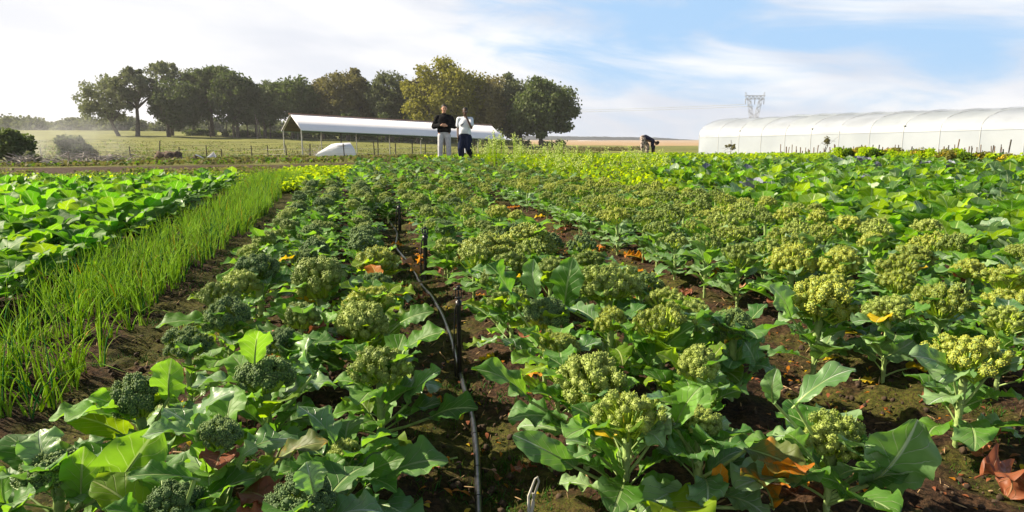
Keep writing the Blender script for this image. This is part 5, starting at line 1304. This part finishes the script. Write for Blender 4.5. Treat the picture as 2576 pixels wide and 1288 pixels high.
mound(700, 410, 66, 15, 40, 'wide low reddish-brown heap left of the shed corner', 'mound', 4)
mound(925, 408, 90, 10, 38, 'low dark ridge of soil right of the white shelter', 'mound', 5)
mound(745, 402, 30, 8, 39, 'small weedy lump before the shed corner', 'moundg', 6)
mound(1060, 402, 80, 9, 38, 'weedy ridge of soil left of the man in black', 'moundg', 7)
# tipped wheelbarrow
c = PG(503, 0, 40); root = empty('tipped_wheelbarrow', tuple(c), -YAW, 'white wheelbarrow tray tipped on its side among the soil heaps', 'wheelbarrow'); root.scale = (.58,) * 3
k = 40 / F
v = np.array([[-.45, -.3, 0], [.45, -.3, 0], [.45, .3, 0], [-.45, .3, 0], [-.28, -.18, -.26], [.25, -.18, -.26], [.25, .18, -.26], [-.28, .18, -.26]])
f = np.array([[4, 5, 6, 7], [0, 1, 5, 4], [1, 2, 6, 5], [2, 3, 7, 6], [3, 0, 4, 7]])
Mx = rotm(1.1, -.65, .1, 1.0, (0, 0, .33)); tp = build('tray', xf([(v, f, 0)] + tube(np.vstack([v[:4], v[:1]]), .02, 5), Mx), [M['whitesheet']], root); md = tp.modifiers.new('thickness', 'SOLIDIFY'); md.thickness = .015
wh = lathe([(.08, -.03), (.16, -.045), (.19, 0), (.16, .045), (.08, .03), (.03, .02), (.03, -.02), (.08, -.03)], 18)
build('wheel', xf([wh], rotm(PI / 2, 0, .2, 1, (.28, .05, .17))), [M['black']], root)
for s_ in (-1, 1): build('handle', xf(tube([(-.7, s_ * .2, -.2), (.3, s_ * .2, -.3)], .018, 6), Mx), [M['darkpost']], root)
# branches and pale planks
for i, (a, b_, d, lab) in enumerate([((655 * 1.0, 410), (705, 408), 36, 'pale plank lying by the wide low heap'), ((402, 418), (442, 413), 34, 'pale stick lying in the grass strip at the left'), ((462, 403), (488, 413), 37, 'short white board leaning down beside the small dark heap')]):
    p0, p1 = PG(a[0], 0, d), PG(b_[0], 0, d); p0[2] += .05; p1[2] += .03
    if i == 2: p0[2] += .28
    tag(build('loose_board', tube([p0, p0 * .5 + p1 * .5 + [0, 0, .03], p1], .035, 5), [M['whitesheet' if i == 2 else 'wood']]), lab, 'board', 'loose boards and sticks by the fence')
rs = np.random.RandomState(90)
def deadbranches(px, d, W, H, n, label, name='dead_branches', mat='ash'):
    c = PG(px, 0, d); pr = []
    for k in range(n):
        p = np.array([rs.uniform(-W, W) * .3, rs.uniform(-W, W) * .2, rs.uniform(0, .1)]); a = rs.uniform(0, 6.28); v = np.array([math.cos(a) * W * rs.uniform(.3, 1), math.sin(a) * W * .5, H * rs.uniform(.2, 1)])
        m_ = p + v * .5 + rs.normal(size=3) * .1 * W; pr += tube([p, m_, p + v], [.03, .02, .008], 4)
        for q in range(3): pr += tube([m_, m_ + rs.normal(size=3) * [.3 * W, .2 * W, .25 * H]], [.012, .004], 3)
    o_ = build(name, pr, [M[mat]]); o_.location = tuple(c); tag(o_, label, 'branches')
deadbranches(782, 52, 1.6, 1.1, 14, 'pale dead branches fanning out left of the white shelter')
deadbranches(150, 25.5, 1.3, .28, 40, 'long grey heap of dry brush by the misted bush')
deadbranches(240, 27, 1.6, .3, 40, 'grey brush pile continuing right below the misted bush')
deadbranches(30, 25.5, 1.0, .5, 26, 'tangle of pale twigs under the large dark bush')
# dry grass tufts in the pasture
rs = np.random.RandomState(44); n = 5200; px = rs.uniform(-60, 1500, n); d = 24 + 85 * rs.rand(n) ** 1.6
x = np.array([P(a, 400, b_)[0] for a, b_ in zip(px, d)]); y = np.array([P(a, 400, b_)[1] for a, b_ in zip(px, d)])
pts = np.stack([x, y, terrain(x, y)], 1)
scatter_cards('pasture_grass', 'rough yellow-green pasture grass behind the fence', 'grass', pts, [M['drygrass'], M['weed'], M['drygrass']], .26, 5, .05, rs, spread=.35, up=.9)

# ------------------------------------------------------------------ people
def cap(p0, r0, p1, r1, n=12):
    p0, p1 = np.array(p0, float), np.array(p1, float); L = np.linalg.norm(p1 - p0) + 1e-6; u = (p1 - p0) / L
    pts, rad = [], []
    for a in np.linspace(-PI / 2 + .12, 0, 5): pts.append(p0 + u * r0 * math.sin(a)); rad.append(r0 * math.cos(a))
    for a in np.linspace(0, PI / 2 - .12, 5): pts.append(p1 + u * r1 * math.sin(a)); rad.append(r1 * math.cos(a))
    return tube(pts, rad, n)
def ell(c, r, rx=0, ry=0, rz=0): return xf([(S3[0] * np.array(r), S3[1], 0)], rotm(rx, ry, rz, 1, c))
def chain(ps, rs_): 
    o = []
    for a, b_, c, d_ in zip(ps[:-1], rs_[:-1], ps[1:], rs_[1:]): o += cap(a, b_, c, d_)
    return o
def fuse(name, shapes, mat, parent, voxel=.01, smooth=4, flat=None):
    """grow one continuous skin round overlapping shapes"""
    me = build_mesh(name, shapes, [mat]); o = bpy.data.objects.new(name, me); col.objects.link(o)
    r = o.modifiers.new('r', 'REMESH'); r.mode = 'VOXEL'; r.voxel_size = voxel
    sm = o.modifiers.new('s', 'SMOOTH'); sm.iterations = smooth; sm.factor = .5
    bpy.context.view_layer.update(); dg = bpy.context.evaluated_depsgraph_get()
    m2 = bpy.data.meshes.new_from_object(o.evaluated_get(dg)); bpy.data.objects.remove(o); bpy.data.meshes.remove(me)
    m2.name = name; m2.polygons.foreach_set('use_smooth', np.ones(len(m2.polygons), bool))
    if not m2.materials: m2.materials.append(mat)
    return link(name, m2, parent) if parent is not None else link(name, m2)
def hand(w, fwd, side, up, s=1.0, curl=.6):
    """palm, four unequal bent fingers and a thumb; w wrist, fwd finger direction, side thumb side"""
    w, fwd, side = np.array(w, float), np.array(fwd, float), np.array(side, float); fwd /= np.linalg.norm(fwd); side -= fwd * (side @ fwd); side /= np.linalg.norm(side); nrm = np.cross(fwd, side) * up
    o = cap(w, .026 * s, w + fwd * .045 * s, .026 * s) + cap(w + fwd * .05 * s + side * .022 * s, .017 * s, w + fwd * .08 * s + side * .028 * s, .012 * s) + cap(w + fwd * .05 * s - side * .018 * s, .017 * s, w + fwd * .078 * s - side * .028 * s, .011 * s)
    for k, (q, L) in enumerate(((.03, .068), (.011, .076), (-.008, .07), (-.026, .056))):
        a = w + fwd * .082 * s + side * q * s; d1 = fwd * math.cos(curl * .6) + nrm * math.sin(curl * .6); d2 = fwd * math.cos(curl * 1.7) + nrm * math.sin(curl * 1.7)
        b_ = a + d1 * L * .5 * s; c = b_ + d2 * L * .5 * s; o += chain([a, b_, c], [.0095 * s, .0088 * s, .0072 * s])
    t0 = w + fwd * .025 * s + side * .026 * s; t1 = t0 + (fwd * .7 + side * .6) * .034 * s; o += chain([t0, t1, t1 + (fwd * .9 + nrm * .3) * .03 * s], [.013 * s, .0105 * s, .0085 * s])
    return o
def headshape(c, yaw=0, pitch=0, s=1.0):
    o = ell((0, .01, .03), (.077, .098, .092)) + ell((0, -.012, -.025), (.066, .082, .085)) + ell((0, -.05, -.085), (.034, .034, .026))
    o += cap((0, -.095, .005), .010, (0, -.112, -.028), .014) + ell((0, -.088, -.058), (.027, .014, .010)) + ell((0, -.083, .022), (.05, .018, .012))
    for q in (-1, 1): o += ell((q * .079, .012, -.012), (.012, .02, .033)) + ell((q * .038, -.07, -.02), (.022, .02, .02))
    return xf(o, rotm(pitch, 0, yaw, s, c))
skinA = simple('skin_light', (.55, .3, .2), .55, var=.08); skinB = simple('skin_dark', (.1, .05, .03), .5, var=.1)
def cloth(name, c, var=.15, ns=14): return simple(name, c, .9, var=var, nscale=ns, bump=.35, spec=.1)
hairm = simple('hair_black', (.01, .008, .007), .6, var=.4, nscale=60, bump=.5)
def face(root, hc, yaw, pitch, eyec):
    for q in (-1, 1): build('eye', xf([(S2[0] * [.012, .008, .007], S2[1], 0)], np.array(rotm(pitch, 0, yaw, 1, hc)) @ np.array(rotm(loc=(q * .031, -.092, .004)))), [eyec], root)
    build('mouth', xf([(S2[0] * [.022, .006, .004], S2[1], 0)], np.array(rotm(pitch, 0, yaw, 1, hc)) @ np.array(rotm(loc=(0, -.1, -.058)))), [simple('lips', (.3, .1, .08), .5)], root)
    for q in (-1, 1): build('eyebrow', xf([(S2[0] * [.018, .006, .004], S2[1], 0)], np.array(rotm(pitch, 0, yaw, 1, hc)) @ np.array(rotm(loc=(q * .031, -.097, .026)))), [hairm], root)
def hairshape(c, yaw=0, pitch=0, low=.0): 
    o = ell((0, .022, .05), (.084, .1, .083)) + ell((0, .055, .0), (.076, .068, .075))
    return xf(o, rotm(pitch, 0, yaw, 1, c))
# man in black
d1 = 21.6; b1 = PG(1112, 0, d1); sc1 = (P(1112, 262, d1)[2] - b1[2]) / 1.77
r1 = empty('person', tuple(b1), -YAW + .05, 'standing man in black sweater and pale trousers, hands joined at his waist', 'person', 'people in the field'); r1.scale = (sc1,) * 3
hc = np.array([.01, -.01, 1.635]); body = headshape(hc, .12, .05) + cap((0, .02, 1.42), .062, (.005, .01, 1.56), .056)
shL, shR = np.array([-.19, .01, 1.36]), np.array([.19, .01, 1.36]); elL, elR = np.array([-.3, .03, 1.12]), np.array([.31, .03, 1.13]); wrL, wrR = np.array([-.085, -.2, 1.14]), np.array([.09, -.2, 1.13])
body += cap((-.13, .02, 1.39), .07, (.13, .02, 1.39), .07) + ell((0, 0, 1.25), (.17, .11, .2)) + ell((0, 0, 1.03), (.155, .11, .16))
for sh_, e_, w_ in ((shL, elL, wrL), (shR, elR, wrR)): body += chain([sh_, e_, w_], [.052, .041, .028])
for q in (-1, 1): body += chain([(q * .095, 0, .95), (q * .11, -.01, .52), (q * .115, .02, .08)], [.085, .058, .038]) + cap((q * .115, .03, .04), .035, (q * .12, -.14, .03), .03)
body += hand(wrL, (1, -.25, .1), (.05, -.2, 1), -1, 1.0, .8) + hand(wrR, (-1, -.3, .12), (0, -.2, 1), 1, 1.0, .8)
fuse('body', body, skinA, r1, .0062, 2)
fuse('hair', hairshape(hc, .12, .05), hairm, r1, .009, 2); face(r1, hc, .12, .05, hairm)
sw = cap((-.13, .015, 1.385), .088, (.13, .015, 1.385), .088) + ell((0, 0, 1.26), (.222, .155, .21)) + ell((0, 0, 1.09), (.215, .158, .15)) + cap((-.09, 0, 1.0), .12, (.09, 0, 1.0), .12)
sw += chain([shL, elL, wrL * .85 + elL * .15], [.098, .088, .055]) + chain([shR, elR, wrR * .85 + elR * .15], [.098, .088, .055]) + cap((0, .015, 1.44), .078, (0, .012, 1.465), .074)
fuse('sweater', sw, cloth('black_knit', (.008, .008, .01)), r1, .013, 5)
tr_ = cap((-.075, 0, .97), .11, (.075, 0, .97), .11) + cap((-.07, .02, .89), .105, (.07, .02, .89), .105)
for q in (-1, 1): tr_ += chain([(q * .1, 0, .84), (q * .125, -.02, .5), (q * .135, .015, .1)], [.1, .078, .07])
fuse('trousers', tr_, cloth('pale_cotton', (.52, .53, .56)), r1, .013, 4)
sh_ = []; 
for q in (-1, 1): fuse('shoe', cap((q * .115, .04, .05), .048, (q * .13, -.16, .04), .042), M['black'], r1, .01, 3)
# man in white T-shirt
d2 = 21.0; b2 = PG(1166, 0, d2); sc2 = (P(1168, 270, d2)[2] - b2[2]) / 1.75
r2 = empty('person', tuple(b2), -YAW - .12, 'man in white T-shirt and navy trousers walking with one hand raised to his face', 'person', 'people in the field'); r2.scale = (sc2,) * 3
hc = np.array([.02, -.03, 1.62]); body = headshape(hc, .1, .1) + cap((0, .02, 1.4), .056, (.01, -.01, 1.54), .052)
shL, shR = np.array([-.185, .01, 1.385]), np.array([.185, .01, 1.385]); elL, wrL = np.array([-.235, .05, 1.11]), np.array([-.215, -.06, .87]); elR, wrR = np.array([.225, -.12, 1.13]), np.array([.095, -.17, 1.42])
body += cap((-.12, .02, 1.375), .066, (.12, .02, 1.375), .066) + ell((0, 0, 1.22), (.155, .105, .2)) + ell((0, 0, 1.0), (.14, .105, .16))
body += chain([shL, elL, wrL], [.047, .038, .026]) + chain([shR, elR, wrR], [.047, .04, .026])
legL = [(-.09, 0, .93), (-.1, -.09, .5), (-.1, -.02, .09)]; legR = [(.09, 0, .93), (.115, -.06, .5), (.11, .3, .24)]
body += chain(legL, [.08, .056, .036]) + chain(legR, [.08, .056, .036]) + cap((-.1, 0, .05), .034, (-.1, -.16, .03), .028) + cap((.11, .33, .22), .034, (.115, .22, .1), .028)
body += hand(wrL, (.05, -.2, -1), (.2, -1, 0), 1, 1.0, .45) + hand(wrR, (-.45, .1, .9), (-.7, .5, -.3), 1, 1.0, .7)
fuse('body', body, skinB, r2, .0062, 2); fuse('hair', hairshape(hc, .1, .1), hairm, r2, .009, 2); face(r2, hc, .1, .1, M['whitesheet'])
ts = cap((-.14, .015, 1.385), .08, (.14, .015, 1.385), .08) + ell((0, 0, 1.24), (.195, .14, .2)) + ell((0, 0, 1.06), (.185, .145, .16)) + cap((-.08, 0, .97), .115, (.08, 0, .97), .115) + cap((0, .015, 1.42), .068, (0, .012, 1.44), .064)
ts += chain([shL, shL * .35 + elL * .65], [.082, .078]) + chain([shR, shR * .35 + elR * .65], [.082, .082])
fuse('t_shirt', ts, cloth('white_cotton', (.75, .78, .85), .05), r2, .012, 4)
q = np.linspace(0, 1, 14); top_ = np.stack([-.12 + .15 * q, np.full(14, -.158), 1.225 + .085 * q ** 1.6 + .0 * q], 1); bot_ = np.stack([-.12 + .15 * q, np.full(14, -.158), 1.225 + .085 * q ** 1.6 - .045 * np.sin(PI * q ** .55)], 1)
top_[:, 1] += .35 * (top_[:, 0] ** 2) * 2; bot_[:, 1] = top_[:, 1]
lg = build('chest_print', [(np.vstack([top_, bot_]), np.array([[i, i + 1, 15 + i, 14 + i] for i in range(13)]), 0)], [simple('print_ink', (.03, .04, .09), .8)], r2); md = lg.modifiers.new('thickness', 'SOLIDIFY'); md.thickness = .004
tr_ = cap((-.07, 0, .94), .115, (.07, 0, .94), .115) + cap((-.07, .01, .84), .12, (.07, .01, .84), .12)
tr_ += chain([(-.1, 0, .82), (-.115, -.1, .5), (-.115, -.05, .33)], [.122, .11, .1]) + chain([(.1, 0, .82), (.13, -.07, .5), (.125, .12, .38)], [.122, .115, .1])
fuse('trousers', tr_, cloth('navy_cotton', (.012, .018, .045)), r2, .013, 4)
fuse('boot', chain([(-.1, -.03, .26), (-.1, -.01, .07)], [.055, .05]) + cap((-.1, 0, .05), .048, (-.1, -.17, .038), .04), M['black'], r2, .01, 3)
fuse('boot', chain([(.112, .24, .29), (.11, .32, .21)], [.052, .05]) + cap((.11, .34, .2), .045, (.115, .22, .075), .038), M['black'], r2, .01, 3)
# bending worker
d3 = 45; b3 = PG(1633, 0, d3); b3g = b3.copy(); sc3 = (P(1645, 356, d3)[2] - b3[2]) / 1.13
r3 = empty('person', tuple(b3g), -YAW, 'worker bending over in navy top, dark cap and pale patterned trousers', 'person', 'people in the field'); r3.scale = (1.12,) * 3
hc = np.array([.72, -.02, .64]); hip = np.array([-.06, 0, .92]); shd = np.array([.46, 0, .78])
body = xf(xf(headshape((0, 0, 0)), rotm(0, 0, PI / 2)), rotm(0, 1.35, 0, 1, hc)) + cap(shd, .06, hc - [.06, 0, -.02], .055) + cap(hip, .13, shd, .13)
for q in (-1, 1):
    sh_ = shd + [0, q * .16, -.03]; body += chain([sh_, sh_ + [.0, q * .04, -.28], sh_ + [.06, q * -.02, -.5]], [.048, .04, .027]) + hand(sh_ + [.06, q * -.02, -.5], (.25, 0, -1), (.6, -q * .4, .2), q, 1, .6)
body += chain([(-.08, -.1, .88), (-.13, -.12, .48), (-.1, -.12, .08)], [.085, .06, .038]) + chain([(-.06, .1, .88), (.2, .12, .5), (.22, .12, .08)], [.085, .06, .038]) + cap((-.1, -.12, .04), .035, (.06, -.12, .03), .03) + cap((.22, .12, .04), .035, (.38, .12, .03), .03)
fuse('body', body, skinB, r3, .0075, 2)
tp = cap(hip + [.1, 0, .04], .165, shd, .125) + cap(shd - [.03, .13, 0], .09, shd + [-.03, .13, 0], .09)
for q in (-1, 1): sh_ = shd + [0, q * .16, -.03]; tp += chain([sh_, sh_ + [0, q * .04, -.28], sh_ + [.05, q * 0, -.42]], [.078, .068, .055])
fuse('long_sleeved_top', tp, cloth('navy_top', (.012, .014, .04)), r3, .013, 4)
camo, t, b, o = newmat('patterned_cloth'); tcn = nd(t, 'ShaderNodeTexCoord'); vn = noise(t, tcn.outputs['Object'], 9, 2); t.links.new(mixc(t, mr(t, vn.outputs[0], .5, .56), (.36, .3, .27, 1), (.05, .035, .03, 1)), b.inputs['Base Color']); b.inputs['Roughness'].default_value = .9
tr_ = ell((-.1, 0, .9), (.19, .2, .2)) + chain([(-.1, -.1, .85), (-.14, -.12, .48), (-.11, -.12, .2)], [.15, .125, .11]) + chain([(-.06, .1, .85), (.2, .12, .5), (.2, .12, .2)], [.15, .12, .11])
fuse('trousers', tr_, camo, r3, .013, 4)
fuse('cap', ell(hc + [.04, 0, .03], (.1, .098, .1)) + cap(hc + [.07, -.03, -.07], .02, hc + [.07, .03, -.07], .02), cloth('dark_cap', (.01, .012, .02)), r3, .012, 3)
for a_ in ((-.1, -.12), (.22, .12)): fuse('boot', cap((a_[0], a_[1], .06), .05, (a_[0] + .16, a_[1], .04), .042), M['black'], r3, .012, 3)
b4 = PG(1656, 0, 45.0); hB = P(1656, 365.5, 45)[2] - b4[2]
r4 = empty('bucket', tuple(b4), 0, 'tall dark bucket standing in front of the bending worker', 'bucket')
build('tub', [lathe([(.001, .01), (.1, .0), (.13, hB), (.145, hB), (.145, hB - .03), (.135, hB - .03), (.12, hB * .9), (.1, .03), (.001, .03)], 20)], [simple('bucket_dark', (.03, .028, .03), .5)], r4)
build('bucket_handle', tube([(.14 * math.cos(a), 0, hB + .02 + .12 * math.sin(a)) for a in np.linspace(0, PI, 14)], .006, 5), [M['steel']], r4)

# ------------------------------------------------------------------ air
HAZE = 0.00028
def volbox(name, c, s, rz, dens, colr, aniso=.3, noisy=None):
    o_ = build(name, [box((0, 0, 0), s)], [], smooth=False); o_.location = c; o_.rotation_euler = (0, 0, rz)
    m = bpy.data.materials.new(name + '_air'); m.use_nodes = True; t = m.node_tree; t.nodes.clear(); out = t.nodes.new('ShaderNodeOutputMaterial')
    pv = t.nodes.new('ShaderNodeVolumePrincipled'); pv.inputs['Color'].default_value = (*colr, 1); pv.inputs['Density'].default_value = dens; pv.inputs['Anisotropy'].default_value = aniso
    t.links.new(pv.outputs[0], out.inputs['Volume'])
    if noisy: noisy(t, pv)
    o_.data.materials.append(m); return tag(o_, kind='stuff')
lo = -14; hi = 34
cxy = FW * 650
volbox('haze', (cxy[0], cxy[1], (lo + hi) / 2), (1500, 1400, hi - lo), -YAW, HAZE, (.93, .95, 1.0))
tag(bpy.data.objects['haze'], 'thin pale air softening the distant trees and hills', 'haze')
def smoke_n(t, pv):
    tcn = nd(t, 'ShaderNodeTexCoord'); n_ = noise(t, tcn.outputs['Object'], .45, 4, .6); mp_ = nd(t, 'ShaderNodeMapping'); t.links.new(tcn.outputs['Object'], mp_.inputs[0]); mp_.inputs['Scale'].default_value = (1 / 4.9, 1 / 4.4, 1 / 1.75)
    ln = nd(t, 'ShaderNodeVectorMath'); ln.operation = 'LENGTH'; t.links.new(mp_.outputs[0], ln.inputs[0])
    f = mr(t, ln.outputs['Value'], .15, 1.0, 1, 0); g = mr(t, n_.outputs[0], .42, .68, .0, 1)
    t.links.new(mth(t, 'MULTIPLY', mth(t, 'MULTIPLY', f, g), .12), pv.inputs['Density'])
c = P(115, 360, 31)
volbox('mist', tuple(c), (10, 9, 3.6), -YAW, .1, (.95, .97, 1.0), .3, smoke_n)
tag(bpy.data.objects['mist'], 'patch of drifting white mist over the bushes at the left edge', 'mist')
